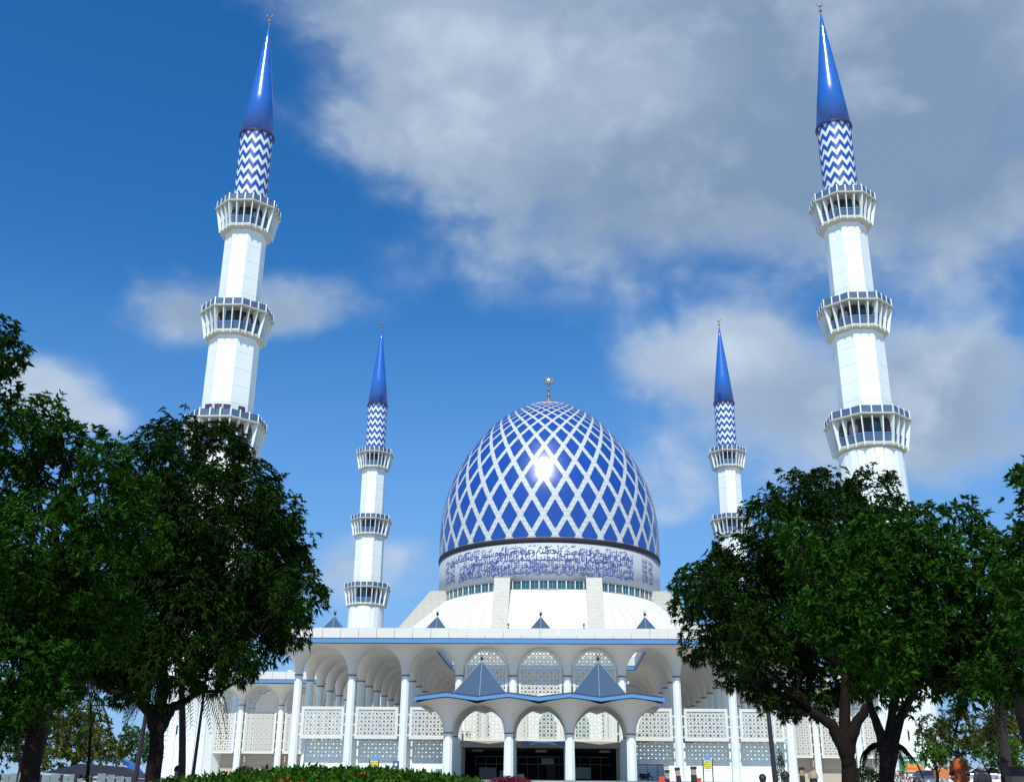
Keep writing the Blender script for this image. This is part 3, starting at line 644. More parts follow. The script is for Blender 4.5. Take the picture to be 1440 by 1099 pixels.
# lattice screens -----------------------------------------------------------
def clip_line(poly, p, d):
    t0, t1 = -1e9, 1e9
    for a, b in zip(poly, poly[1:]+poly[:1]):
        e = (b[0]-a[0], b[1]-a[1]); n = (-e[1], e[0])       # inward normal for counter-clockwise
        den = n[0]*d[0]+n[1]*d[1]; num = n[0]*(a[0]-p[0])+n[1]*(a[1]-p[1])
        if abs(den) < 1e-9:
            if num > 0: return None
            continue
        t = num/den
        if den > 0: t0 = max(t0, t)
        else: t1 = min(t1, t)
    return (t0, t1) if t1-t0 > .08 else None
def lattice(poly, p, bw=.04, th=.035):
    """poly: convex outline (x,z), counter-clockwise; returns an MB of crossing bars forming eight-pointed stars"""
    mb = MB(); xs = [a[0] for a in poly]; zs_ = [a[1] for a in poly]; cx = (min(xs)+max(xs))/2; z0 = min(zs_)
    R = max(max(xs)-min(xs), max(zs_)-min(zs_))
    q = p/math.sqrt(2); fams = [((1, 0), p, (.19, -.19)), ((0, 1), p, (.19, -.19)), ((.7071, .7071), q, (.2, -.2)), ((.7071, -.7071), q, (.2, -.2))]
    for fi_, (d, sp, offs) in enumerate(fams):
        nrm = (-d[1], d[0]); K = int(R*1.5/sp)+2
        for k in range(-K, K+1):
            for o_ in offs:
                s_ = k*sp+o_*p
                c = clip_line(poly, (cx+nrm[0]*s_, z0+nrm[1]*s_), d)
                if not c: continue
                a = np.array([cx+nrm[0]*s_+d[0]*c[0], z0+nrm[1]*s_+d[1]*c[0]]); b = np.array([cx+nrm[0]*s_+d[0]*c[1], z0+nrm[1]*s_+d[1]*c[1]])
                m_ = (a+b)/2; hl = (c[1]-c[0])/2; t_ = th+.006*fi_
                mb.obox((m_[0], 0, m_[1]), (d[0]*hl, 0, d[1]*hl), (0, t_, 0), (nrm[0]*bw, 0, nrm[1]*bw))
    return mb
def rect(x0, x1, z0, z1): return [(x0, z0), (x1, z0), (x1, z1), (x0, z1)]
def archpoly(hw, z0, zn, zc, q, r0=.42, n=9):
    """outline of the opening between two columns: it follows the vault surface"""
    right = []
    for k in range(n+1):
        x = hw*(1-k/n); rr = S/2-x; t = min(1, (rr-r0)/(S/2-r0))*q
        right.append((x, zn+(zc-zn)*math.sqrt(1-(1-t)**2)/math.sqrt(1-(1-q)**2)-.04))
    right[-1] = (0, right[-1][1]+.02)
    return [(-hw, z0), (hw, z0)]+right+[(-x, z) for x, z in right[-2::-1]]
def frame_from(poly, w, th=.12):
    mb = MB()
    for a, b in zip(poly, poly[1:]+poly[:1]):
        a, b = np.array(a), np.array(b); d = b-a; L = np.linalg.norm(d)
        if L < 1e-6: continue
        d /= L; nrm = np.array([-d[1], d[0]]); m_ = (a+b)/2+nrm*w/2
        mb.obox((m_[0], 0, m_[1]), (d[0]*(L/2), 0, d[1]*(L/2)), (0, th+random.uniform(0, .012), 0), (nrm[0]*w/2, 0, nrm[1]*w/2))
    return mb
def inset(poly, w):
    cx = sum(p[0] for p in poly)/len(poly); cz = sum(p[1] for p in poly)/len(poly); out_ = []
    for x, z in poly:
        d = math.hypot(x-cx, z-cz); k = (d-w)/d; out_.append((cx+(x-cx)*k, cz+(z-cz)*k))
    return out_
hwb = S/2-.62
bal = rect(-hwb, hwb, 8.5, 11.78)
L_bal = lattice(inset(bal, .3), .8, .035).mesh('lattice', m_screen); F_bal = frame_from(bal, .3).mesh('screen_frame', m_screen)
hwa = S/2-.62; ap_ = archpoly(hwa, 8.4, 15.07, 18.04, 1.); L_arch = lattice(inset(ap_, .22), .8, .035).mesh('lattice', m_screen); F_arch = frame_from(ap_, .24).mesh('screen_frame', m_screen)
apw = archpoly(hwa, 8.7, 15.3, 18., .8); L_aw = lattice(inset(apw, .22), .7, .034).mesh('lattice', m_screen); F_aw = frame_from(apw, .22).mesh('screen_frame', m_screen)
stub = MB()
for z in np.arange(8.9, 11.8, 1.05): 
    for s_ in (-1, 1): stub.box(min(s_*hwb, s_*(S/2-.42)), max(s_*hwb, s_*(S/2-.42)), -.05, .05, z-.09, z+.09)
B_bal = stub.mesh('brackets', m_screen)
stub = MB()
for z in np.arange(9.2, 15.2, 1.25):
    for s_ in (-1, 1): stub.box(min(s_*hwa, s_*(S/2-.42)), max(s_*hwa, s_*(S/2-.42)), -.05, .05, z-.09, z+.09)
B_arch = stub.mesh('brackets', m_screen)
def screen(parent, x, y, Lm, Fm, Bm):
    f_ = ob('lattice_screen', Fm, parent, (x, y, 0)); ob('lattice', Lm, f_); ob('brackets', Bm, f_, kind='stuff')
for b in (0, 1, 2, 6, 7, 8): screen(portico, colx(b)+h, rowy(0), L_bal, F_bal, B_bal)
for b in (3, 4, 5): screen(portico, colx(b)+h, rowy(0), L_arch, F_arch, B_arch)
# lower storey: solid wall set back, deck above, open entrance in the middle
WY = rowy(0)+1.72
for x0, x1 in ((colx(0)+.9, colx(3)-1.2), (colx(6)+1.2, colx(9)+.6)):
    MB().box(x0, x1, WY, WY+.3, GZ, 8.42).build('lower_wall', m_wall, portico)
    MB().box(x0, x1, WY+.31, rowy(6), 8.1, 8.4).build('upper_deck', m_soff, portico)
MB().box(colx(0)+.8, colx(3)-1.0, rowy(6), rowy(6)+.3, GZ, 11.6).build('back_wall', m_beige, portico)
MB().box(colx(6)+1.0, colx(9)-.8, rowy(6), rowy(6)+.3, GZ, 11.6).build('back_wall', m_beige, portico)
for xx in (colx(0)+.6, colx(9)-.6):
    MB().box(xx-.5, xx+.5, WY+3, WY+3.6, GZ, 8.3).build('pier', m_wall, portico)
ex0, ex1 = colx(3)-.35, colx(6)+.35
MB().box(ex0, ex1, rowy(0)-.25, rowy(0)+.35, 7.72, 8.38).build('entrance_beam', m_beige, portico)
MB().box(ex0, ex1, rowy(0)+.36, rowy(3), 7.9, 8.2).build('entrance_ceiling', m_beige, portico)
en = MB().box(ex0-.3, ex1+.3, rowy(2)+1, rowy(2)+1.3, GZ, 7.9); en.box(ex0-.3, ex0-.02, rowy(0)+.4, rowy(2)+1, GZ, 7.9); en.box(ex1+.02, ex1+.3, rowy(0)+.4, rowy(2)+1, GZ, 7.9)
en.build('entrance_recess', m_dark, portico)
MB().box(ex0+.6, ex0+1.1, rowy(0)+.4, rowy(0)+1., GZ, 7.7).build('door_jamb', m_beige, portico)
MB().box(ex1-1.1, ex1-.6, rowy(0)+.4, rowy(0)+1., GZ, 7.7).build('door_jamb', m_beige, portico)
for x_, w_, z0_, z1_, mt_ in ((-8.0, 1.9, GZ, 6.0, m_crate), (-6.2, .9, 4.9, 5.7, m_crate), (-1.3, 1.4, 6.4, 7.0, m_crate), (2.2, 2.6, 4.9, 6.1, m_crate), (-.8, 1.0, GZ, 6.6, m_brickd) if False else (-.9, 1.0, GZ, 6.4, M('dark_wood', (.09, .03, .015), .5))):
    MB().box(x_-w_/2, x_+w_/2, rowy(1)+2, rowy(1)+2.2, z0_, z1_).build('notice_panel' if mt_ is m_crate else 'wooden_door', m_para if mt_ is m_crate else mt_, portico)
df = MB()
for k in range(13): df.box(ex0+1.4+k*1.2, ex0+1.46+k*1.2, rowy(2)+.5, rowy(2)+.56, GZ, 7.3)
df.box(ex0+1.3, ex1-1.3, rowy(2)+.44, rowy(2)+.499, 6.5, 6.58); df.box(ex0+1.3, ex1-1.3, rowy(2)+.44, rowy(2)+.499, 7.3, 7.4)
df.build('door_frame', m_para, portico)
for x_ in (-9, -2, 5): MB().box(x_-.6, x_+.6, rowy(1)-.1, rowy(1)+.1, 7.55, 7.8).build('ceiling_lamp', m_wh, portico)
MB().box(-5.4, -3.9, rowy(1)+1, rowy(1)+1.6, GZ, 5.3).build('counter', m_cars, portico)
bn = MB().box(-3.9, .6, rowy(0)-.34, rowy(0)-.27, 7.95, 8.4).build('entrance_banner', m_sblue, None)
tag(bn, 'blue banner with a pale oval hung over the middle entrance arch', 'banner')
ov = MB().prism([(-1.65+1.5*math.cos(a), 7.98+.33*max(0, math.sin(a))) for a in np.linspace(0, PI, 14)], rowy(0)-.4, rowy(0)-.35, 'y').build('oval_plate', m_para, bn)
tx = MB()
for k in range(9): tx.box(-2.6+k*.2, -2.6+k*.2+.12, rowy(0)-.43, rowy(0)-.41, 8.05, 8.05+random.uniform(.06, .14))
tx.build('lettering', m_post, ov)

# wings -------------------------------------------------------------------
for nm, ids, lab in (('l', (-1, -2, -3), 'set back arcade wing with arched lattice screens between the portico and the left minaret'), ('r', (10, 11, 12), 'set back arcade wing with lattice screens half hidden behind the right hand tree')):
    wg = thing('arcade_wing', lab, 'arcade')
    for i in ids:
        for k in (7, 8): bay(wg, colx(i), rowy(k), V_wing, C_wing, K_wing)
    lo, hi = min(colx(i) for i in ids)-h, max(colx(i) for i in ids)+h
    eave(wg, lo, YB, hi, YB); MB().box(lo, hi, YB+.15, rowy(9)-h, 18.12, 19.0).build('flat_roof', m_roofp, wg)
    for i in (ids if nm == 'r' else [a for a in ids]):
        xs_ = colx(i)+h if nm == 'l' else colx(i)-h
        screen(wg, xs_, rowy(7), L_aw, F_aw, B_arch)
    screen(wg, colx(ids[-1])+(-h if nm == 'l' else h), rowy(7), L_aw, F_aw, B_arch)
    MB().box(lo, hi, rowy(7)+1.4, rowy(7)+1.7, GZ, 8.9).build('lower_wall', m_beige, wg)
    MB().box(lo, hi, rowy(7)+1.71, rowy(9), 8.6, 8.85).build('upper_deck', m_soff, wg)
    MB().box(lo, hi, rowy(9), rowy(9)+.3, GZ, 18.).build('back_wall', m_beige, wg)

# entrance canopy -----------------------------------------------------------
canopy = thing('entrance_canopy', 'low white entrance canopy with pointed arches and zigzag blue eave in front of the portico', 'canopy')
CXc = -1.9; CY0 = rowy(-2)
def cwave(x, y): 
    t = abs(x)/(S/2); return (.18-.36*min(1, t))
Vc = vault_mesh(8.45, 11.28, .44, .72, wave=cwave, name='vault')
Cc = col_mesh(GZ, 8.4, .45); Kc = MB().lathe([(.36, 8.36), (.5, 8.38), (.5, 8.48), (.4, 8.5)], 8, PI/8).mesh('collar', m_collar)
for i in range(4):
    for k in range(2): bay(canopy, CXc+(i-1.5)*S, CY0+k*S, Vc, Cc, Kc)
pts = []
for i in range(9):
    x = CXc+(i-4)*S/2; wv = .18 if i % 2 else -.18; pts.append((x, 11.3+wv))
ye = CY0-h
for nm, dz0, dz1, t0_, t1_, mt_ in (('blue_band', .06, .42, -.16, .1, m_band), ('dark_line', .42, .5, -.2, .1, m_navy)):
    mb = MB(); n = len(pts)
    for yy in (t0_, t1_):
        for (x, z) in pts: mb.v.append((x, ye+yy, z+dz0))
        for (x, z) in pts: mb.v.append((x, ye+yy, z+dz1))
    for i in range(n-1):
        mb.f += [(i, i+1, n+i+1, n+i), (2*n+i+1, 2*n+i, 3*n+i, 3*n+i+1), (n+i, n+i+1, 3*n+i+1, 3*n+i), (i+1, i, 2*n+i, 2*n+i+1)]
    mb.f += [(0, n, 3*n, 2*n), (n-1, 3*n-1, 4*n-1, 2*n-1)]
    mb.build(nm, mt_, canopy)
for sx, x in ((-1, pts[0][0]), (1, pts[-1][0])):
    MB().box(x-.16 if sx < 0 else x-.1, x+.1 if sx < 0 else x+.16, ye+.1, ye+2*S, 11.12, 11.56).build('blue_band', m_band, canopy)
mb = MB(); n = len(pts)
for yy in (ye+.1, ye+2*S):
    for x, z in pts: mb.v.append((x, yy, z+.4))
for i in range(n-1): mb.f.append((i, i+1, n+i+1, n+i))
mb.build('canopy_roof', m_roofp, canopy)

def pyramid(parent, x, y, z0, a, hgt, fold=.18, s=1.):
    mb = MB(); ring_ = [(a, -a, fold), (0, -a, -fold), (-a, -a, fold), (-a, 0, -fold), (-a, a, fold), (0, a, -fold), (a, a, fold), (a, 0, -fold)]
    mb.v = [(p, q_, f_) for p, q_, f_ in ring_]+[(0, 0, hgt)]; mb.f = [((i+1) % 8, i, 8) for i in range(8)]
    p = mb.build('pyramid_roof', m_slate, parent, loc=(x, y, z0))
    rb = MB()
    for i in range(8): 
        v = ring_[i]; rb.tube([(v[0]*1.0, v[1]*1.0, v[2]+.02), (0, 0, hgt+.03)], .05 if i % 2 else .035, 5)
    rb.build('ridge_cap', m_ridge, p)
    fb = MB().lathe([(.04, hgt-.1), (.04, hgt+.12), (.13*s, hgt+.18), (.17*s, hgt+.3), (.13*s, hgt+.42), (.03, hgt+.48)], 8); fb.tube([(.13*math.sin(a_), 0, hgt+.62-.13*math.cos(a_)) for a_ in np.linspace(-2.2, 2.2, 9)], .03, 5)
    fb.build('finial', m_post, p)
for sx in (-1, 1): pyramid(canopy, CXc+sx*S, CY0+h, 11.75, 2.75, 3.75)
for x in (0, -2*S, 2*S, -4*S, 4*S): pyramid(portico, XC+x, rowy(0)+h, 18.9, 2.1, 2.95, .1)
for x, y in ((-7.85, 173.), (3.95, 173.)): pyramid(arc2, x, y, 25.9, 1.6, 2.4, .05); MB().box(x-1.5, x+1.5, y-1.5, y+1.5, 19, 26).build('skylight_base', m_wall, arc2)


# ------------------------------------------------------------------ vegetation
def leaves_mesh(name, P, D, Lr, Wr, mt, droop=.25, up=None):
    """P: leaf bases (n,3), D: unit directions, Lr/Wr arrays: length and width"""
    n = len(P); rv = rng.normal(size=(n, 3)); S_ = np.cross(D, rv); S_ /= np.linalg.norm(S_, axis=1)[:, None]+1e-9
    N_ = np.cross(D, S_); L = Lr[:, None]; W = Wr[:, None]
    mid = P+D*L*.42; tip = P+D*L+np.array([0, 0, -1.])*L*droop
    v = np.stack([P, mid+S_*W*.5+N_*W*.14, tip, mid-S_*W*.5+N_*W*.14, mid-N_*W*.05*0], 1)[:, :4].reshape(-1, 3)
    me = bpy.data.meshes.new(name); me.vertices.add(4*n); me.vertices.foreach_set('co', v.ravel().astype('f'))
    o = np.arange(n)*4; tri = np.stack([o, o+1, o+2, o, o+2, o+3], 1).reshape(-1)
    me.loops.add(6*n); me.loops.foreach_set('vertex_index', tri.astype('i'))
    me.polygons.add(2*n); me.polygons.foreach_set('loop_start', (np.arange(2*n)*3).astype('i')); me.polygons.foreach_set('loop_total', np.full(2*n, 3, 'i'))
    me.materials.append(mt); me.update(); me.validate(); return me
def unit(v): return v/(np.linalg.norm(v, axis=-1, keepdims=True)+1e-9)
def rosettes(C, R, n, k, L, W, tilt=(.5, 1.4), lo=.35, zs=1.):
    """n rosettes of k leaves in a ball round C, crowded towards its surface"""
    d = unit(rng.normal(size=(n, 3))); u = (lo**3+(1-lo**3)*rng.random(n))**(1/3)
    c = d*(u*R)[:, None]                                     # inner foliage
    m = 16; cd = unit(rng.normal(size=(m, 3))); cr_ = rng.uniform(.2, .36, m)*R; cc = cd*(rng.uniform(.72, .95, m)*R)[:, None]
    pick = rng.integers(0, m, n); sel = rng.random(n) < .6       # tufts on the surface
    tuft = cc[pick]+unit(rng.normal(size=(n, 3)))*(cr_[pick]*rng.random(n)**.4)[:, None]
    c = np.where(sel[:, None], tuft, c)
    sp = rng.random(n) < .07; sdir = unit(rng.normal(size=(9, 3))); sk_ = rng.integers(0, 9, n)    # sprigs standing out of the outline
    c = np.where(sp[:, None], sdir[sk_]*(R*rng.uniform(.85, 1.22, n))[:, None]+rng.normal(size=(n, 3))*R*.035, c)
    c = np.array(C)+c*np.array([1, 1, zs]); ax = unit(d*.6+unit(c-np.array(C))*.6+np.array([0, 0, .45])+rng.normal(size=(n, 3))*.35)
    P = np.repeat(c, k, 0); A = np.repeat(ax, k, 0); side = unit(np.cross(A, rng.normal(size=A.shape)))
    th = rng.uniform(*tilt, size=(n*k, 1)); D = unit(A*np.cos(th)+side*np.sin(th)+np.array([0, 0, -.12]))
    sc = rng.uniform(.65, 1.2, n*k)
    return P, D, L*sc, W*sc*rng.uniform(.8, 1.2, n*k)
def bez(a, b, c, n=7):
    t = np.linspace(0, 1, n)[:, None]; a, b, c = map(np.array, (a, b, c)); return (1-t)**2*a+2*t*(1-t)*b+t*t*c
def tree(name, label, cat, base, fork, tr, lobes, L, W, mt, dens=1., k=8, group=None, droop=.25, tilt=(.5, 1.4), lo=.35, zs=1., lean=0, forks=None, barkm=None, extra=6):
    """base: foot point, fork: where the trunk divides; lobes: (point, radius)"""
    r = thing(name, label, cat, base, group=group); B = np.array(base); barkm = barkm or m_bark
    fk = np.array(fork)-B
    tb = MB(); pts = bez((0, 0, -.3), fk*.5+np.array([lean, .05, 0]), fk*1.04, 9); rad = [tr*(1.35 if i == 0 else 1.12 if i == 1 else 1)*(1-.03*i) for i in range(9)]
    pts = pts+rng.normal(size=pts.shape)*tr*.1
    tb.tube(pts, rad, 12); tb.build('trunk', barkm, r, smooth=True)
    Ps = []; br = MB()
    for j, (c, R) in enumerate(lobes):
        c = np.array(c)-B
        st_ = fk if not forks else np.array(min(forks, key=lambda f_: np.linalg.norm(np.array(f_)-B-c)))-B
        dd_ = np.linalg.norm(c-st_); r0 = max(.03, min(tr*.5, .014*R/.5+tr*.17))
        midp = st_*.45+c*.55+np.array([0, 0, -.12*dd_])+rng.normal(size=3)*.1*dd_
        q = bez(st_, midp, c, 8); q[1:-1] += rng.normal(size=q[1:-1].shape)*.03*dd_
        br.tube(q, list(np.linspace(r0, r0*.3, 8)), 7)
        for e in range(extra):
            e_ = c+unit(rng.normal(size=3))*R*.85; s0 = q[rng.integers(4, 8)]
            br.tube(bez(s0, (s0+e_)/2+rng.normal(size=3)*.1*R, e_, 5), list(np.linspace(r0*.28, .008, 5)), 4)
        n = int(dens*(R*R*zs)/(L*W*k)*34)
        Ps.append(rosettes(c, R, max(n, 12), k, L, W, tilt, lo, zs))
    if forks:
        for f_ in forks:
            f2 = np.array(f_)-B; dd_ = np.linalg.norm(f2-fk); st0 = fk-np.array([0, 0, .45*dd_+tr]); q = bez(st0, fk+np.array([0, 0, .1*dd_])+(f2-fk)*.2, f2, 10)
            q[2:-1] += rng.normal(size=q[2:-1].shape)*tr*.09; br.tube(q, [tr*v for v in (.7, .78, .8, .78, .72, .66, .6, .55, .5, .44)], 9)
    br.build('branches', barkm, r, smooth=True)
    P, D, l_, w_ = [np.concatenate([p[i] for p in Ps]) for i in range(4)]
    ob('crown', leaves_mesh('crown', P, D, l_, w_, mt, droop), r); return r
def LB(Y, lst, jit=2., seed=0):
    rr = np.random.default_rng(seed); o = []
    for x, y, rp in lst:
        Y2 = Y+rr.uniform(-jit, jit); p = at(x, y, Y2); o.append((tuple(p), rp/ppm(Y2, p[2])))
    return o
def gp(x, Y): p = at(x, 1099, Y); return (p[0], Y, terr(Y))
b = gp(214, 40)
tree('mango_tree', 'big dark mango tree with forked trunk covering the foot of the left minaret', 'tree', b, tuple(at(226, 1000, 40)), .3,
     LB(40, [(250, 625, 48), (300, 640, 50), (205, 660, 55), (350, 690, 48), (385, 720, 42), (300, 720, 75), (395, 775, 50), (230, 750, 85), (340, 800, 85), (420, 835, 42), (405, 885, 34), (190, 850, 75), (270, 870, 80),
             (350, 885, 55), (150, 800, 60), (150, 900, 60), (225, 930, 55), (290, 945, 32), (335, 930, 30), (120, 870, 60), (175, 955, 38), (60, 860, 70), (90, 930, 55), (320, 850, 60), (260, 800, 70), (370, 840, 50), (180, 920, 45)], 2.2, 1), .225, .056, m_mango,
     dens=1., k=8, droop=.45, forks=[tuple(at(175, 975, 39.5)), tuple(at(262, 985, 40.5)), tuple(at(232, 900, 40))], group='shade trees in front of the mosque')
tree('shade_tree', 'bushy bright topped tree at the left edge in front of the mango tree', 'tree', gp(42, 29), tuple(at(58, 960, 29)), .26,
     LB(29, [(62, 590, 42), (35, 620, 45), (110, 625, 40), (150, 650, 36), (10, 690, 60), (80, 680, 60), (135, 710, 50), (50, 760, 75), (120, 800, 65), (5, 820, 70), (60, 880, 70), (15, 930, 55), (110, 900, 50), (190, 690, 34), (10, 1000, 42), (-50, 720, 80), (-60, 850, 90), (195, 760, 45), (70, 830, 60), (30, 960, 60), (-20, 1000, 60), (90, 955, 34), (150, 880, 50)], 1.6, 2), .2, .058, m_bright,
     dens=.95, k=9, droop=.1, tilt=(.7, 1.5), forks=[tuple(at(30, 880, 29)), tuple(at(85, 860, 29))], group='shade trees in front of the mosque')
tree('shade_tree', 'near branch of dark leaves entering at the upper left edge beside the sky', 'tree', (-12.2, 18, terr(18)), (-11.2, 18, 7.5), .2,
     LB(18, [(-70, 500, 75), (-10, 480, 42), (14, 505, 26), (5, 545, 26), (-40, 590, 60), (-140, 540, 110), (-130, 660, 110)], .8, 3), .17, .055, m_mango,
     dens=.8, k=8, droop=.3, group='shade trees in front of the mosque')
tree('mango_tree', 'big dark mango tree with thick upright trunk right of the portico', 'tree', gp(1196, 42), tuple(at(1188, 1030, 42)), .31,
     LB(42, [(1170, 700, 46), (1120, 700, 42), (1225, 700, 42), (1085, 735, 42), (1255, 740, 42), (1150, 760, 70), (1050, 790, 48), (985, 825, 38), (1010, 800, 28), (1020, 860, 50), (965, 850, 24), (1075, 850, 70), (985, 905, 30), (1040, 915, 40),
             (1150, 850, 85), (1230, 820, 75), (1100, 930, 52), (1170, 930, 60), (1075, 985, 16), (1110, 985, 26), (1060, 960, 22), (1230, 930, 50), (1150, 985, 26), (1060, 900, 50), (1120, 800, 60), (1200, 760, 60), (1030, 950, 22)], 2.2, 4), .225, .055, m_mango,
     dens=.92, k=8, droop=.4, forks=[tuple(at(1140, 1000, 42)), tuple(at(1188, 940, 42)), tuple(at(1225, 990, 41.5))], group='shade trees in front of the mosque')
tree('shade_tree', 'broad leaved tree with V shaped trunk in front of the right minaret foot', 'tree', gp(1243, 31), tuple(at(1243, 1040, 31)), .185,
     LB(31, [(1310, 750, 42), (1350, 740, 36), (1375, 790, 50), (1290, 790, 55), (1230, 790, 45), (1330, 840, 70), (1400, 850, 60), (1250, 870, 60), (1190, 850, 45), (1300, 910, 60), (1370, 920, 55), (1440, 900, 60), (1230, 940, 45), (1270, 970, 30), (1420, 800, 45), (1340, 960, 35), (1140, 800, 40), (1480, 850, 70), (1410, 955, 36), (1120, 760, 30), (1300, 800, 60), (1240, 760, 45), (1360, 880, 60), (1200, 900, 50), (1440, 950, 45), (1180, 790, 45), (1150, 860, 45), (1410, 900, 60), (1290, 940, 40), (1240, 920, 45), (1340, 930, 45), (1385, 955, 32), (1320, 900, 60), (1270, 900, 55)], 2., 5), .23, .075, m_bright,
     dens=.85, k=9, droop=.12, tilt=(.6, 1.4), forks=[tuple(at(1222, 985, 31)), tuple(at(1265, 965, 31)), tuple(at(1300, 952, 31))], group='shade trees in front of the mosque')
tree('shade_tree', 'tree at the far right edge with sprigs against the cloud', 'tree', (14.4, 22, terr(22)), (13.6, 22, 6.5), .22,
     LB(22, [(1452, 735, 26), (1435, 760, 26), (1490, 700, 60), (1460, 800, 50), (1520, 780, 90), (1436, 668, 14), (1500, 880, 80), (1447, 850, 40)], .8, 6), .19, .06, m_bright, dens=.8, k=8, droop=.15, group='shade trees in front of the mosque')
tree('ornamental_tree', 'small flat topped olive tree behind the person in orange', 'tree', gp(1345, 52), tuple(at(1346, 1062, 52)), .12,
     LB(52, [(1310, 1018, 20), (1345, 1010, 24), (1380, 1018, 22), (1325, 1035, 16), (1365, 1038, 18), (1398, 1040, 16), (1296, 1030, 10)], .9, 7), .16, .06, m_olive, dens=.9, k=8, zs=.75, tilt=(.6, 1.5), group='small trees by the car park')
tree('ornamental_tree', 'bright green round bush left of the person in orange', 'tree', gp(1318, 78), tuple(at(1318, 1085, 78)), .12,
     LB(78, [(1305, 1050, 17), (1322, 1045, 20), (1335, 1060, 18), (1312, 1068, 14)], 1, 8), .22, .09, m_lime, dens=.9, group='small trees by the car park')
tree('ornamental_tree', 'bright green layered bush behind the flat topped olive tree', 'tree', gp(1395, 84), tuple(at(1390, 1085, 84)), .14,
     LB(84, [(1365, 1050, 16), (1385, 1045, 20), (1410, 1055, 20), (1430, 1060, 18), (1400, 1070, 14), (1350, 1075, 12)], 1, 9), .24, .09, m_lime, dens=.9, group='small trees by the car park')
tree('background_tree', 'yellow green tree behind the car park at the right edge', 'tree', gp(1428, 120), tuple(at(1425, 1060, 120)), .3,
     LB(120, [(1420, 1000, 26), (1440, 985, 28), (1450, 1020, 34), (1415, 1030, 22), (1400, 1010, 14)], 2, 10), .4, .16, m_yolive, dens=.9, group='background trees')
tree('background_tree', 'yellow olive tree in the gap at lower left behind the fence', 'tree', gp(105, 70), tuple(at(105, 1065, 70)), .25,
     LB(70, [(90, 1000, 22), (112, 1005, 22), (75, 1030, 26), (105, 1035, 30), (140, 1040, 24), (130, 1015, 18), (155, 1055, 18), (80, 1060, 22), (120, 1065, 24)], 1.5, 11), .26, .1, m_yolive, dens=.9, group='background trees')
tree('background_tree', 'dull green tree right of the leaning pole at lower left', 'tree', gp(190, 110), tuple(at(190, 1075, 110)), .2,
     LB(110, [(175, 1045, 12), (190, 1035, 13), (205, 1045, 14), (160, 1062, 14), (188, 1062, 16), (215, 1060, 14), (178, 1022, 5), (182, 1030, 7)], 2, 12), .3, .12, m_far, dens=1., group='background trees')
tree('background_tree', 'low green tree near the left minaret foot behind the trunk', 'tree', gp(30, 75), tuple(at(30, 1070, 75)), .25,
     LB(75, [(20, 1030, 26), (45, 1040, 24), (5, 1055, 26), (55, 1065, 18)], 2, 13), .28, .11, m_far, dens=.9, group='background trees')
# palms ---------------------------------------------------------------------
def palm(label, base, top, tr, nf, fl, group='palms among the shade trees', seed=0, cut=None):
    rr = np.random.default_rng(seed); r = thing('palm_tree', label, 'palm', base, group=group); B = np.array(base); tp = np.array(top)-B
    pts = bez((0, 0, -.2), tp*.5+np.array([.12, 0, -.1]), tp, 14); tb = MB(); tb.tube(pts, [tr*(1.2-.35*i/13+(.05 if i % 2 else 0)) for i in range(14)], 10); tb.build('trunk', m_barkd, r, smooth=True)
    for f_ in range(nf):
        az = 2*PI*f_/nf+rr.uniform(-.25, .25); el = rr.uniform(.1, 1.1); L = fl*rr.uniform(.85, 1.1); h_ = np.array([math.cos(az), math.sin(az), 0])
        n = 26; t = np.linspace(0, 1, n)[:, None]
        q = tp+h_*L*(np.sin(t*1.25)/.95*math.cos(el*.5))+np.array([0, 0, 1])*L*(math.sin(el)*t*.9-1.35*t**2)
        mb = MB(); mb.tube(q[::3], list(np.linspace(.012*fl, .004, len(q[::3]))), 4)
        side = np.cross(h_, (0, 0, 1.))
        for i in range(2, n):
            for s_ in (-1, 1):
                for e in (0,):
                    tt = q[i]*(1-e)+q[i-1]*e; d = unit(side*s_*.8+h_*.35+np.array([0, 0, -.75+rr.uniform(-.15, .15)])); l_ = L*.3*math.sin(PI*min(1, (i/n)*.85+.15))+.08
                    a = tt; c2 = tt+d*l_*.5+np.array([0, 0, .02]); e2 = tt+d*l_+np.array([0, 0, -.12*l_]); w = .019
                    wv = unit(np.cross(d, np.array([.3, .4, 1.])))*w
                    mb.add([a-wv*.6, a+wv*.6, c2+wv, e2, c2-wv], [(0, 1, 2, 4), (4, 2, 3)])
        mb.build('frond', m_palm, r)
    return r
palm('palm with drooping fronds and a leaning dark trunk under the left edge trees', gp(30, 33), tuple(at(76, 948, 33)), .22, 16, 1.9, seed=1)
palm('palm with drooping fronds behind the left mango trunk', gp(258, 43), tuple(at(255, 955, 43)), .13, 15, 2., seed=2)
palm('short palm beside the V shaped trunk by the right minaret', gp(1247, 33), tuple(at(1246, 1046, 33)), .1, 8, .85, seed=3)
palm('tall palm trunk at the right rising from a dark rimmed planter', gp(1412, 38), tuple(at(1398, 940, 38)), .17, 13, 1.7, seed=4)
palm('palm with arching fronds at the right edge in front of the yellow green tree', gp(1465, 34), tuple(at(1420, 950, 34)), .16, 13, 2., seed=5)
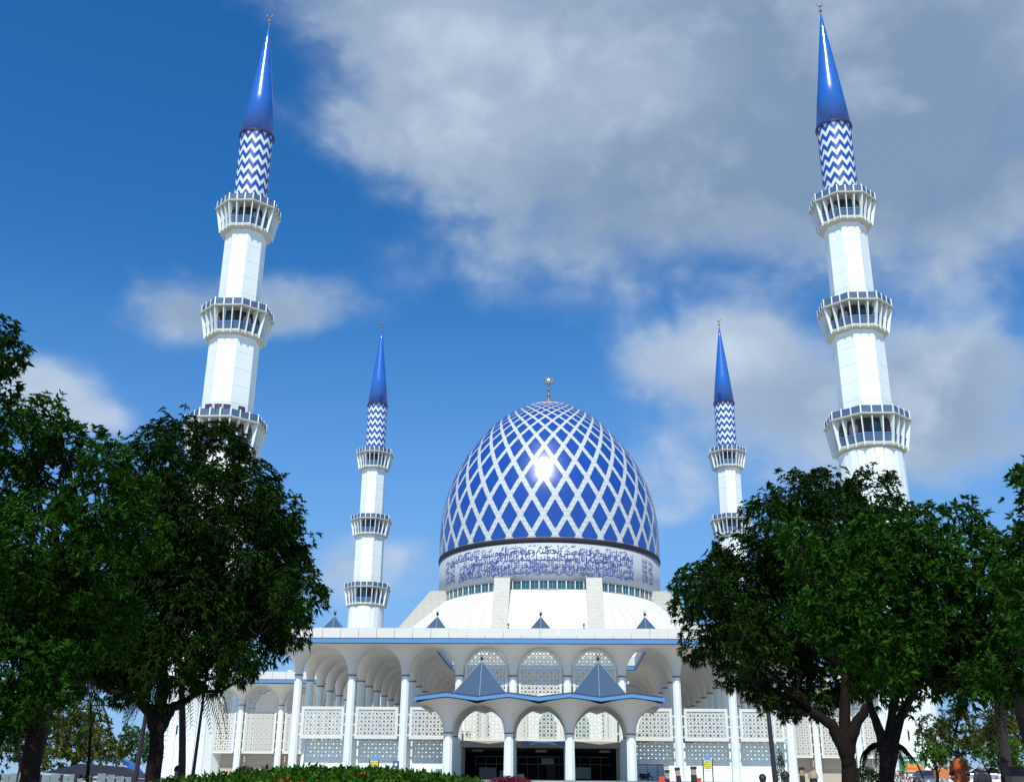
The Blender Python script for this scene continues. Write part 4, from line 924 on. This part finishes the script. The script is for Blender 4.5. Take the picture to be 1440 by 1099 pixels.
# broad leaved plant seen against the sky at lower left
bp = thing('banana_plant', 'tall plant with big paddle leaves against the sky at lower left', 'plant', gp(124, 45))
B_ = np.array(bp.location); st_top = at(128, 975, 45)-B_
t_ = MB(); t_.tube(bez((0, 0, 0), st_top*.5+np.array([.1, 0, 0]), st_top, 8), list(np.linspace(.08, .04, 8)), 8); t_.build('stem', m_bark, bp, smooth=True)
for k in range(13):
    p0 = st_top*(.62+.38*k/12); az = k*2.4; el = random.uniform(-.25, .5); L = random.uniform(.75, 1.15); d = np.array([math.cos(az)*math.cos(el), math.sin(az)*math.cos(el), math.sin(el)]); sd_ = unit(np.cross(d, (0, 0, 1.)))
    mb = MB(); n = 7
    for i in range(n):
        t = i/(n-1); w = .17*math.sin(PI*min(1, t*.92+.06))**.7; c_ = p0+d*L*t+np.array([0, 0, -.35*t*t*L])
        mb.v += [tuple(c_-sd_*w+np.array([0, 0, .05])), tuple(c_), tuple(c_+sd_*w+np.array([0, 0, .05]))]
    for i in range(n-1): mb.f += [(3*i, 3*i+1, 3*i+4, 3*i+3), (3*i+1, 3*i+2, 3*i+5, 3*i+4)]
    mb.build('leaf', m_bright, bp, smooth=True)

# flowering hedge -------------------------------------------------------------
hx = [170, 200, 240, 280, 330, 380, 430, 480, 530, 580, 630, 660, 690]
hy = [1112, 1105, 1100, 1097, 1091, 1086, 1083, 1083, 1085, 1088, 1094, 1101, 1112]
hd = thing('flowering_hedge', 'clipped green hedge mound dotted with orange flower heads along the bottom', 'hedge', (0, 0, 0))
HY = 13.5
def hedge_top(x):     # x in metres at HY
    return float(np.interp(x, [at(a, 1090, HY)[0] for a in hx], [at(a, b_, HY)[2]-.04 for a, b_ in zip(hx, hy)]))
xl, xr = at(120, 1090, HY)[0], at(700, 1090, HY)[0]
core = MB(); nx, ny = 40, 12
for i in range(nx+1):
    x = xl+(xr-xl)*i/nx; zt = hedge_top(x)
    for j in range(ny+1):
        a = PI*j/ny; core.v.append((x, HY+.5-2.2*math.cos(a)*1.0, terr(12)+.2+(zt-.1-terr(12)-.2)*math.sin(a)**.45))
for i in range(nx):
    for j in range(ny): core.f.append((i*(ny+1)+j, (i+1)*(ny+1)+j, (i+1)*(ny+1)+j+1, i*(ny+1)+j+1))
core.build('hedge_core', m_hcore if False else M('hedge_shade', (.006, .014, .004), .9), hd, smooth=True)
n = 30000
x = rng.uniform(xl, xr, n); a = rng.uniform(.25, PI-.9, n); ztop = np.array([hedge_top(v) for v in x]); tz = terr(12)+.2
lump = .035*np.sin(x*5)*np.sin(a*9)+rng.normal(size=n)*.03
P = np.stack([x, HY+.5-2.2*np.cos(a), tz+(ztop-tz)*np.sin(a)**.45+lump], 1)
D = unit(np.stack([rng.normal(size=n)*.7, -np.abs(rng.normal(size=n))*.5-.1, rng.uniform(.2, 1.3, n)], 1))
ob('foliage', leaves_mesh('foliage', P, D, rng.uniform(.06, .12, n), rng.uniform(.026, .045, n), m_hedge, .1), hd)
fl = []
for k in range(95):
    xx = rng.uniform(at(215, 1090, HY)[0], xr-.1); aa = rng.uniform(.45, PI*.55); c_ = np.array([xx, HY+.5-2.2*math.cos(aa), tz+(hedge_top(xx)-tz)*math.sin(aa)**.45+.035]); m2 = 26
    d_ = unit(rng.normal(size=(m2, 3))); d_[:, 2] = np.abs(d_[:, 2]); fl.append((c_+d_*np.array([.045, .045, .02]), d_))
P = np.concatenate([f_[0] for f_ in fl]); D = np.concatenate([f_[1] for f_ in fl])
ob('flower_heads', leaves_mesh('flower_heads', P, D, np.full(len(P), .026), np.full(len(P), .018), m_flower, 0), hd, kind='stuff')
def shrub(name, label, cat, c, rx, ry, rz_, n, L, W, mt, group=None):
    r = thing(name, label, cat, c, group=group); d = unit(rng.normal(size=(n, 3))); d[:, 2] = np.abs(d[:, 2]); u = rng.uniform(.55, 1, n)**.6
    P = d*u[:, None]*np.array([rx, ry, rz_]); D = unit(d+np.array([0, 0, .6])+rng.normal(size=(n, 3))*.5)
    ob('foliage', leaves_mesh('foliage', P, D, rng.uniform(.7, 1.2, n)*L, rng.uniform(.7, 1.2, n)*W, mt, .15), r)
    s_ = MB()
    for k in range(7): e = np.array([rng.uniform(-.5, .5)*rx, rng.uniform(-.5, .5)*ry, rz_*.8]); s_.tube([(0, 0, -.1), e*.5, e], [.03, .02, .01], 5)
    s_.build('stems', m_bark, r); return r
def ball(x, ytop, wpx, Y, name, label, cat, n, L, W, mt, group=None):
    p = at(x, ytop, Y); z0 = terr(Y); return shrub(name, label, cat, (p[0], Y, z0), wpx/ppm(Y), max(.4, wpx/ppm(Y)*.7), p[2]-z0, n, L, W, mt, group)
ball(718, 1091, 42, 60, 'purple_shrub', 'dark red leaved shrub bed before the entrance canopy columns', 'shrub', 5000, .12, .05, m_purple)
ball(655, 1093, 26, 55, 'purple_shrub', 'reddish shrub at the right end of the flowering hedge', 'shrub', 2500, .12, .05, m_purple)
ball(1215, 1078, 30, 70, 'low_shrub', 'dark green shrub between the two right hand trunks', 'shrub', 3500, .16, .06, m_mango)
ball(1262, 1082, 24, 66, 'red_flower_shrub', 'shrub with red blossoms below the poster board', 'shrub', 1200, .14, .05, m_purple)
ball(345, 1077, 22, 90, 'potted_shrub', 'dark potted shrub between the left minaret and the arcade', 'shrub', 1500, .2, .07, m_mango)
ball(1096, 1052, 6, 112, 'climbing_plant', 'thin climbing plant at the right end of the portico wall', 'plant', 500, .25, .09, m_bright)

# ------------------------------------------------------------------ street furniture and signs
def pole(label, xb, yb, xt, yt, Y, r0, head=None):
    b_ = at(xb, yb, Y); t_2 = at(xt, yt, Y); z0 = terr(Y); d = (t_2-b_)/(t_2[2]-b_[2]); base_ = b_+d*(z0-b_[2])
    r = thing('lamp_post', label, 'lamp post', tuple(base_), group='dark lamp posts'); q = t_2-base_
    mb = MB(); mb.tube([(0, 0, 0), tuple(q*.5), tuple(q)], [r0*1.2, r0, r0*.75], 10); mb.lathe([(r0*2.2, 0), (r0*2.2, .12), (r0*1.3, .2)], 10); mb.build('pole', m_post, r, smooth=False)
    if head == 'flood':
        MB().box(q[0]-.5, q[0]-.06, q[1]-.22, q[1]+.1, q[2]-.35, q[2]+.32).build('floodlight', m_post, r); MB().box(q[0]-.46, q[0]-.1, q[1]-.24, q[1]-.222, q[2]-.3, q[2]+.27).build('lamp_glass', m_cgl, r)
    else:
        mb = MB(); mb.tube([tuple(q), tuple(q+np.array([.1, -.1, .35])), tuple(q+np.array([.5, -.3, .5]))], [r0*.7, .04, .04], 8); mb.build('arm', m_post, r)
        MB().lathe([(.05, .56), (.2, .5), (.24, .42), (.05, .4)], 12, c=(q[0]+.5, q[1]-.3)).build('lamp_head', m_post, r, loc=(0, 0, q[2]))
    return r
pole('thin leaning dark pole before the left minaret base', 272, 1085, 292, 935, 45, .06)
pole('dark pole with a square floodlight at the right end of the portico', 1090, 1095, 1074, 940, 70, .14, 'flood')
pole('leaning dark pole left of the mango trunk at lower left', 192, 1085, 214, 950, 48, .09)
def signboard(label, x, ytop, ybot, wpx, Y):
    p = at(x, (ytop+ybot)/2, Y); w = wpx/ppm(Y)/2; zt = at(x, ytop, Y)[2]; zb = at(x, ybot, Y)[2]; g_ = terr(Y); r = thing('sign_board', label, 'sign', (p[0], Y, g_), group='small yellow notice boards'); zt -= g_; zb -= g_
    MB().box(-w+.04, w-.04, -.02, .02, zb, zt-.42).build('board', m_yel, r)
    MB().prism([(w*.72*math.cos(a_), zt-.44+.42*math.sin(a_)) for a_ in np.linspace(0, PI, 12)], -.025, .025, 'y').build('arched_crest', m_sblue, r)
    for s_ in (-1, 1): MB().box(s_*w-.04, s_*w+.04, -.04, .04, 0, zt-.35).build('leg', m_post, r)
    t_ = MB()
    for j in range(5):
        z = zt-.62-j*.17; L = w*random.uniform(.4, .8)
        x_ = -L
        while x_ < L: t_.box(x_, min(L, x_+random.uniform(.04, .12)), -.03, -.024, z, z+.06); x_ += .15
    t_.build('lettering', m_navy2, r)
signboard('yellow notice board with blue arched crest showing above the left hedge', 526, 1061, 1086, 13, 95)
signboard('yellow notice board on two legs before the right hand portico wall', 995, 1060, 1080, 13, 95)
s_ = thing('sign_board', 'small dark blue square sign behind the hedge near a column', 'sign', (at(557, 1070, 95)[0], 95, terr(95))); zt = at(557, 1069, 95)[2]-terr(95)
MB().box(-.26, .26, -.02, .02, zt-.55, zt).build('board', m_navy2, s_); MB().box(-.05, .05, .03, .08, 0, zt-.1).build('leg', m_post, s_); MB().prism([(.12*math.cos(a_), zt-.28+.12*math.sin(a_)) for a_ in np.linspace(0, 2*PI, 13)[:-1]], -.03, -.022, 'y').build('emblem', m_wh, s_)
# poster on the right minaret foot
Yp = 150; p = at(1282, 1076, Yp); wv = 17.5/ppm(Yp); r = thing('poster_board', 'green and orange poster board standing before the right minaret foot', 'poster', (p[0], Yp, GZ)); zt = at(1282, 1063, Yp)[2]-GZ; zb = at(1282, 1088, Yp)[2]-GZ
MB().box(-wv, wv, -.05, .05, zb, zt).build('frame', m_crate, r); MB().box(-wv+.12, wv-.25, -.08, -.055, zb+.12, zt-.12).build('poster', m_pgreen, r)
MB().box(-wv+.9, wv-.3, -.1, -.082, zb+.3, zb+1.2).build('orange_field', m_porange, r)
for s2 in (-1, 1): MB().box(s2*wv*.8-.05, s2*wv*.8+.05, .06, .15, 0, zt-.1).build('leg', m_post, r)
for j, (z, mt_, h_) in enumerate(((zt-.55, m_wh, .3), (zt-1.0, m_pyel, .16), (zb+.95, m_pyel, .12), (zb+.62, m_red, .16), (zb+.35, m_wh, .08))):
    t_ = MB(); x_ = -wv*.6
    while x_ < wv*.6: t_.box(x_, x_+random.uniform(.1, .2), -.12, -.105, z, z+h_*random.uniform(.7, 1)); x_ += .24
    t_.build('lettering', mt_, r)
# small arched stone kiosk, orange below
p = at(1323, 1080, 105); r = thing('arched_kiosk', 'orange brick kiosk with pinkish arched top left of the person in orange', 'kiosk', (p[0], 105, terr(105))); w = 8/ppm(105); z1 = at(1323, 1080, 105)[2]-terr(105); z2 = at(1323, 1066, 105)[2]-terr(105)
MB().box(-w-.05, w+.05, -.4, .4, 0, z1).build('base', m_brick, r)
MB().prism([(-w*.8, z1), (w*.8, z1)]+[(w*.8*math.cos(a_), z2-w*.8+w*.8*math.sin(a_)) for a_ in np.linspace(0, PI, 10)], -.3, .3, 'y').build('arched_top', m_arch, r)
t_ = MB()
for j in range(4): t_.box(-w*.5, w*.5, -.32, -.305, z1+.12+j*.16, z1+.18+j*.16)
t_.build('lettering', m_brick, r)
# white board fence, lower left
fn = thing('board_fence', 'white board fence in painted shade across the bottom left corner', 'fence', (0, 0, 0))
Yf = 55
for k, (x0, x1, dy) in enumerate(((-25, -2, 0), (4, 25, 0), (27, 53, -1), (60, 84, 1), (89, 106, 2), (109, 118, 5), (137, 150, 1), (151, 163, 1), (164, 176, 2), (177, 186, 4))):
    a_ = at(x0, 1087+dy, Yf); b_ = at(x1, 1087+dy, Yf); zg = terr(Yf)-.1
    nb = max(1, round((x1-x0)/11)); w = (b_[0]-a_[0])/nb
    for j in range(nb): MB().box(a_[0]+j*w+.02, a_[0]+(j+1)*w-.02, Yf-.03, Yf+.03+.004*j, zg, a_[2]+random.uniform(-.08, .05)).build('board', m_board, fn)
for x0 in (-1, 26, 56, 86, 107, 128, 187):
    a_ = at(x0, 1088, Yf); MB().box(a_[0]-.06, a_[0]+.06, Yf+.04, Yf+.16, terr(Yf)-.1, a_[2]).build('post', m_post, fn)
a_ = at(-25, 1092, Yf); b_ = at(187, 1094, Yf); MB().box(a_[0], b_[0], Yf+.05, Yf+.1, a_[2]-.1, a_[2]).build('rail', m_post, fn)
# kiosk with blue roof, lower left
Yk = 62; a_ = at(60, 1080, Yk); b_ = at(196, 1080, Yk); g_ = terr(Yk); kx = (a_[0]+b_[0])/2; hw2 = (b_[0]-a_[0])/2
kk = thing('market_stall', 'dark roofed stall with a blue side and white sign behind the board fence', 'stall', (kx, Yk+2, g_)); zt = a_[2]-g_+.05
MB().add([(-hw2, -2, zt-.25), (hw2, -2, zt-.45), (hw2, 2, zt-.45), (-hw2, 2, zt-.25), (-hw2+1.2, 0, zt+.3), (hw2-1.6, 0, zt+.15)], [(0, 1, 5, 4), (2, 3, 4, 5), (1, 2, 5), (3, 0, 4), (3, 2, 1, 0)]).build('roof', m_post, kk)
for xx in (-hw2+.2, -hw2*.3, hw2*.4, hw2-.2): MB().box(xx-.05, xx+.05, -1.9, -1.8, 0, zt-.4).build('post', m_post, kk)
MB().box(hw2-2.1, hw2-.1, -1.78, 1.7, 0, zt-.5).build('blue_side', M('stall_blue', (.02, .05, .25), .5), kk)
sg = MB().box(hw2-.95, hw2-.2, -1.86, -1.8, zt-1.05, zt-.7).build('sign', m_wh, kk)
v, fc = text_mesh('MOTO'); sc_ = .62/(v[:, 0].max()-v[:, 0].min()); v = v*sc_; MB().add([(hw2-.89+q_[0], -1.875, zt-.98+q_[1]) for q_ in v], fc).build('lettering', m_post, sg)
um = thing('blue_canopy', 'blue curved canopy standing behind the dark stall roof at lower left', 'canopy', (at(167, 1075, 70)[0], 70, terr(70))); zt = at(165, 1064, 70)[2]-terr(70)
mb = MB(); nn_ = 9
for i in range(nn_):
    x_ = -1.+2.2*i/(nn_-1); z_ = zt-.75*((x_+.35)/1.5)**2
    for y_ in (-1, 1): mb.v += [(x_, y_, z_), (x_, y_, z_-.06)]
for i in range(nn_-1):
    b0 = 4*i; mb.f += [(b0, b0+4, b0+6, b0+2), (b0+1, b0+3, b0+7, b0+5), (b0, b0+1, b0+5, b0+4), (b0+2, b0+6, b0+7, b0+3)]
mb.build('cover', M('canopy_blue', (.02, .12, .4), .5), um)
for x_ in (-.8, 1.): MB().box(x_-.04, x_+.04, -.04, .04, 0, zt-.7).build('post', m_post, um)
# low white kerb wall on the right
a_ = at(1225, 1097, 80); b_ = at(1500, 1094, 80)
kw = MB().box(a_[0], b_[0], 80, 80.4, terr(80)-.1, at(1350, 1094.5, 80)[2]).build('low_wall', m_wh); tag(kw, 'long low white kerb wall in front of the cars at lower right', 'wall')
# loudspeakers on the lowest balcony of the left minaret
for lab, x in (('leftmost of the square loudspeakers on the lowest balcony of the left minaret', 291), ('second square loudspeaker from the left on the left minaret balcony', 305), ('third square loudspeaker from the left on the left minaret balcony', 317.5), ('square loudspeaker standing apart to the right on the left minaret balcony', 344.5)):
    ax, ay = -53.4, 164.8; d_ = ray(x, 585); ang_ = math.atan2(at(x, 585, 159)[0]-ax, -(159-ay)); rr_ = 5.6
    t_2 = thing('loudspeaker', lab, 'loudspeaker', (ax+rr_*math.sin(ang_), ay-rr_*math.cos(ang_), 58.58), ang_, 'loudspeakers on the minaret balcony')
    MB().box(-.55, .55, -.3, .3, .25, 1.95).build('cabinet', m_post, t_2); MB().box(-.42, .42, -.34, -.302, .4, 1.8).build('grille', m_navy, t_2); MB().box(-.62, -.55, -.2, .2, 0, 2.1).build('stand', m_wh, t_2); MB().box(.55, .62, -.2, .2, 0, 2.1).build('stand', m_wh, t_2)
# bollards -------------------------------------------------------------------
def bollard_round(label, x, ytop, wpx, Y, mt_, cap):
    p = at(x, ytop, Y); g_ = terr(Y); h_ = p[2]-g_; R_ = wpx/ppm(Y)/2; r = thing('domed_bollard', label, 'bollard', (p[0], Y, g_), group='dark domed bollards')
    MB().lathe([(R_*.8, 0), (R_*.8, h_-R_*1.6), (R_*1.02, h_-R_*1.5)], 14).build('shaft', mt_, r)
    MB().lathe([(R_*1.02, h_-R_*1.5), (R_, h_-R_*.9), (R_*.8, h_-R_*.4), (R_*.45, h_-R_*.08), (.01, h_)], 14, cap=False).build('dome_cap', cap, r, smooth=True)
bollard_round('dark domed bollard just left of the floodlight pole', 1072, 1087, 10, 26, m_post, m_post)
bollard_round('dark domed bollard just right of the floodlight pole', 1104, 1083, 11, 26, m_post, m_post)
bollard_round('brownish domed bollard left of the thick mango trunk', 1143, 1083, 13, 26, m_post, m_tan)
bollard_round('dark purple domed bollard under the poster board', 1289, 1092, 13, 26, m_post, m_post)
bollard_round('domed bollard in front of the left minaret doorway', 251, 1075, 11, 44, m_tan, m_post)
def bollard_flat(label, x, ytop, wpx, Y, tilt=0):
    p = at(x, ytop, Y); g_ = terr(Y); h_ = p[2]-g_; w = wpx/ppm(Y)/2; r = thing('lantern_post', label, 'post', (p[0]+math.tan(tilt)*h_, Y, g_), group='square lantern posts'); r.rotation_euler[1] = -tilt
    zc_ = h_-11/ppm(Y); MB().box(-w, w, -w, w, 0, zc_).build('shaft', m_post, r); MB().box(-w*.9, w*.9, -w*.9, w*.9, zc_+.002, h_-.07).build('lamp_panel', m_tan, r); MB().box(-w*1.05, w*1.05, -w*1.05, w*1.05, h_-.068, h_).build('cap', m_post, r)
bollard_flat('square lantern post with tan panel nearest the barred gate', 938, 1082, 6, 32)
bollard_flat('tilted square lantern post between two upright ones', 952, 1078, 6.5, 32, .1)
bollard_flat('square lantern post just left of the yellow notice board', 975, 1077, 7.5, 32)
bollard_flat('dark square post right of the domed bollards', 1127, 1078, 6, 32)
# barred gate on the wall under the balcony, right of the canopy
gt = thing('barred_gate', 'white barred shutter gate right of the canopy columns', 'gate', (at(918, 1090, 116)[0], 116, GZ)); zt = at(918, 1074, 116)[2]-GZ
for k in range(3):
    pn = MB().box(-1.55+k*1.04, -1.55+k*1.04+.99, -.02, .02, .1, zt-.15).build('shutter', m_wh, gt)
    bb = MB()
    for j in range(8): bb.box(-1.53+k*1.04, -1.55+k*1.04+.97, -.05, -.022, .15+j*(zt-.3)/8, .19+j*(zt-.3)/8)
    bb.build('bars', m_collar, pn, kind='stuff')
MB().box(-1.62, 1.62, -.08, .06, zt-.14, zt).build('lintel', m_purplep if False else M('lintel_paint', (.3, .15, .22), .6), gt)
for k in range(4): MB().box(-1.61+k*1.045, -1.56+k*1.045, -.06, .05, 0, zt-.145).build('post', m_collar, gt)
for lab, x, y, h_ in (('orange barrier block next to the barred gate', 930, 1091, 1), ('orange barrier block beside the square lantern posts', 982, 1093, 1)):
    p = at(x, y, 60); g_ = terr(60); b2 = MB().prism([(-.2, 0), (.2, 0), (.12, p[2]-g_), (-.12, p[2]-g_)], -.2, .2, 'y').build('barrier', m_red, loc=(p[0], 60, g_)); tag(b2, lab, 'barrier', 'orange barriers')
# motorbike parked by the gate
def torus(R_, r_, n=18, m2=6):
    mb = MB()
    for i in range(n):
        a_ = 2*PI*i/n
        for j in range(m2): b_ = 2*PI*j/m2; mb.v.append(((R_+r_*math.cos(b_))*math.cos(a_), r_*math.sin(b_), (R_+r_*math.cos(b_))*math.sin(a_)))
    for i in range(n):
        for j in range(m2): mb.f.append((i*m2+j, ((i+1) % n)*m2+j, ((i+1) % n)*m2+(j+1) % m2, i*m2+(j+1) % m2))
    return mb
mo = thing('motorbike', 'dark motorbike parked by the first canopy column on the right', 'motorbike', (at(907, 1090, 112)[0], 112, GZ), .5)
for x_ in (-.62, .62): w_ = torus(.27, .05).build('wheel', m_tyre, mo, loc=(x_, 0, .32)); MB().lathe([(.06, -.04), (.06, .04)], 8).build('hub', m_crate, w_).rotation_euler[0] = PI/2
MB().prism([(-.6, .35), (-.1, .3), (.3, .35), (.55, .8), (.45, .9), (.1, .62), (-.5, .7)], -.1, .1, 'y').build('body', m_post, mo)
MB().prism([(-.65, .72), (.05, .66), (.1, .76), (-.6, .84)], -.12, .12, 'y').build('seat', m_tyre, mo); mb = MB(); mb.tube([(.62, 0, .32), (.48, 0, .95)], [.03, .03], 6); mb.tube([(.42, -.3, 1.02), (.48, 0, .96), (.42, .3, 1.02)], [.02, .02, .02], 6); mb.build('handlebar', m_crate, mo)
# planter at the palm on the right
p = at(1414, 1077, 37); g_ = terr(37); pl = thing('planter', 'square beige planter with a black rim at the foot of the tall palm', 'planter', (p[0], 36.2, g_)); w = 14/ppm(36.2); zt = at(1414, 1077, 36.2)[2]-g_
MB().box(-w*.85, w*.85, -w*.85, w*.85, 0, zt-.28).build('box', m_tan, pl); MB().box(-w, w, -w, w, zt-.278, zt).build('rim', m_post, pl)

# cars ------------------------------------------------------------------------
def car(label, x, Y, rz, paint, s=1.):
    p = at(x, 1095, Y); r = thing('parked_car', label, 'car', (p[0], Y, terr(Y)), rz, 'parked cars')
    prof = [(-2.1, .35), (-2.15, .75), (-1.95, .92), (-1.2, .98), (1.0, 1.0), (1.75, .86), (2.12, .7), (2.15, .4), (1.9, .28), (-1.9, .28)]
    b_ = MB().prism(prof[::-1], -.82, .82, 'y').build('body', paint, r); bv = b_.modifiers.new('b', 'BEVEL'); bv.width = .09; bv.segments = 2
    cabm = MB(); lo_ = [(-1.75, .97), (-1.25, 1.42), (.25, 1.44), (1.05, .99)]
    for yy, k in ((-.74, 1), (.74, 1)): cabm.v += [(x_, yy*(1 if z_ < 1.1 else .8), z_) for x_, z_ in lo_]
    cabm.f = [(0, 1, 2, 3), (7, 6, 5, 4), (0, 4, 5, 1), (1, 5, 6, 2), (2, 6, 7, 3)]; cabm.build('windows', m_cgl, r)
    MB().add([(x_, y_, z_) for z_ in (1.425, 1.49) for x_, y_ in ((-1.28, -.62), (.3, -.62), (.3, .62), (-1.28, .62))], [(0, 3, 2, 1), (4, 5, 6, 7), (0, 1, 5, 4), (1, 2, 6, 5), (2, 3, 7, 6), (3, 0, 4, 7)]).build('roof', paint, r)
    pm_ = MB()
    for s_ in (-1, 1):
        for a0_, a1_ in (((-1.75, .97), (-1.25, 1.44)), ((-.45, .97), (-.45, 1.44)), ((1.05, .97), (.28, 1.44))): pm_.tube([(a0_[0], s_*.75, a0_[1]), (a1_[0], s_*.61, a1_[1])], [.035, .035], 5)
    pm_.build('window_pillars', paint, r)
    wm = MB().lathe([(.2, -.1), (.32, -.1), (.32, .1), (.2, .1)], 18).mesh('wheel', m_tyre); hm = MB().lathe([(.19, -.108), (.19, .108)], 10).mesh('rim', m_crate)
    for x_ in (-1.35, 1.38):
        for y_ in (-.75, .75): w_ = ob('wheel', wm, r, (x_, y_, .32)); w_.rotation_euler[0] = PI/2; ob('rim', hm, w_)
    for s_ in (-1, 1):
        MB().box(2.1, 2.17, s_*.6-.17, s_*.6+.17, .6, .74).build('headlight', m_wh, r); MB().box(-2.18, -2.12, s_*.62-.13, s_*.62+.13, .68, .82).build('tail_light', m_red, r)
    return r
car('white parked car cut by the right edge of the photo', 1442, 100, .15, m_carw)
car('silver white parked car between the two people at right', 1378, 104, 2.9, m_cars)
car('dark purple parked car behind the arched kiosk', 1311, 118, .3, m_carb)

# people ------------------------------------------------------------------------
def skinobj(name, pts, edges, rad, mt_, parent, sub=1):
    me = bpy.data.meshes.new(name); me.from_pydata(pts, edges, []); me.materials.append(mt_); o = ob(name, me, parent)
    sk = o.modifiers.new('skin', 'SKIN'); sk.use_smooth_shade = True
    for i, v_ in enumerate(me.skin_vertices[0].data): rr = rad[i]; v_.radius = rr if isinstance(rr, tuple) else (rr, rr); v_.use_root = (i == 0)
    sb = o.modifiers.new('sub', 'SUBSURF'); sb.levels = sub; sb.render_levels = sub; return o
def person(label, x, Y, rz, shirt, hair, ytop, headwear=None, long_=True):
    p = at(x, ytop, Y); H_ = 1.62; r = thing('person', label, 'person', (p[0], Y, p[2]-H_), rz)
    pts = [(0, 0, .9), (0, .01, 1.12), (0, 0, 1.32), (0, 0, 1.41), (0, -.01, 1.47), (0, -.02, 1.53), (0, -.01, 1.6),
           (-.17, 0, 1.34), (-.22, .03, 1.1), (-.23, -.06, .88), (.17, 0, 1.34), (.23, .02, 1.1), (.27, -.08, .9),
           (-.09, 0, .84), (-.1, -.05, .48), (-.1, .02, .09), (-.1, -.13, .04), (.09, 0, .84), (.1, .04, .48), (.11, .12, .1), (.11, -.03, .04), (0, -.115, 1.52)]
    ed = [(0, 1), (1, 2), (2, 3), (3, 4), (4, 5), (5, 6), (2, 7), (7, 8), (8, 9), (2, 10), (10, 11), (11, 12), (0, 13), (13, 14), (14, 15), (15, 16), (0, 17), (17, 18), (18, 19), (19, 20), (5, 21)]
    rad = [(.14, .1), (.12, .09), (.14, .09), .05, .06, (.082, .095), (.06, .07), .055, .042, .03, .055, .042, .03, .085, .06, .04, (.035, .025), .085, .06, .04, (.035, .025), .018]
    for w_ in (9, 12):
        wx, wy, wz = pts[w_]; sg_ = -1 if w_ == 9 else 1; hi_ = len(pts); pts.append((wx, wy-.02, wz-.07)); ed.append((w_, hi_)); rad.append((.028, .018))
        for j, (dx_, L_) in enumerate(((-.027, .065), (-.009, .075), (.009, .07), (.026, .055))):
            a_ = len(pts); pts += [(wx+dx_, wy-.025, wz-.07-L_*.55), (wx+dx_, wy-.045, wz-.07-L_)]; ed += [(hi_, a_), (a_, a_+1)]; rad += [.009, .008]
        a_ = len(pts); pts += [(wx-sg_*.04, wy-.04, wz-.06), (wx-sg_*.05, wy-.055, wz-.09)]; ed += [(hi_, a_), (a_, a_+1)]; rad += [.011, .009]
    skinobj('body', pts, ed, rad, m_skin, r)
    # tunic: lofted rings with folds
    mb = MB(); n_ = 28; lv = [(1.42, .07, .06), (1.38, .13, .085), (1.33, .195, .11), (1.15, .17, .125), (.98, .18, .14), (.8, .22, .18), (.55, .24, .21), (.28, .27, .24)] if long_ else [(1.42, .07, .06), (1.38, .13, .085), (1.33, .2, .11), (1.15, .18, .12), (.95, .18, .13), (.78, .19, .14)]
    for z_, a_, b_ in lv:
        for k in range(n_):
            t_ = 2*PI*k/n_; f_ = 1+(.07*math.sin(t_*7+z_*3)+.04*math.sin(t_*11))*max(0, (1.3-z_)); mb.v.append((a_*f_*math.cos(t_), b_*f_*math.sin(t_), z_))
    for i in range(len(lv)-1):
        for k in range(n_): mb.f.append((i*n_+k, (i+1)*n_+k, (i+1)*n_+(k+1) % n_, i*n_+(k+1) % n_))
    mb.build('tunic', shirt, r, smooth=True)
    for pa, pb, pc in ((pts[7], pts[8], pts[9]), (pts[10], pts[11], pts[12])):
        s_ = MB(); s_.tube([pa, pb, (pc[0], pc[1], pc[2]+.04)], [.085, .075, .085], 12); s_.build('sleeve', shirt, r, smooth=True)
    if not long_:
        for pa, pb, pc in ((pts[13], pts[14], pts[15]), (pts[17], pts[18], pts[19])): s_ = MB(); s_.tube([pa, pb, pc], [.1, .08, .065], 12); s_.build('trouser_leg', m_blackc, r, smooth=True)
    hp = [(.06, 1.63+.02), (.095, 1.6), (.105, 1.55), (.1, 1.49), (.07, 1.45)]
    hm_ = MB(); n_ = 16
    for R_, z_ in [(.01, 1.655)]+hp:
        for k in range(n_):
            t_ = 2*PI*k/n_; yy = .02+R_*1.12*math.sin(t_)
            if z_ < 1.57: yy = max(yy, -.035)
            hm_.v.append((R_*math.cos(t_), yy, z_))
    for i in range(len(hp)):
        for k in range(n_): hm_.f.append((i*n_+k, (i+1)*n_+k, (i+1)*n_+(k+1) % n_, i*n_+(k+1) % n_))
    hm_.build('hair' if not headwear else 'cap', hair, r, smooth=True)
    return r
person('person in a loose orange robe walking, seen from behind', 1346, 37, 2.6, m_orange, m_hair, 1056)
person('person in black clothes with a grey cap beside the planter', 1379, 39, PI-.3, m_blackc, m_capg, 1075, headwear=True, long_=False)
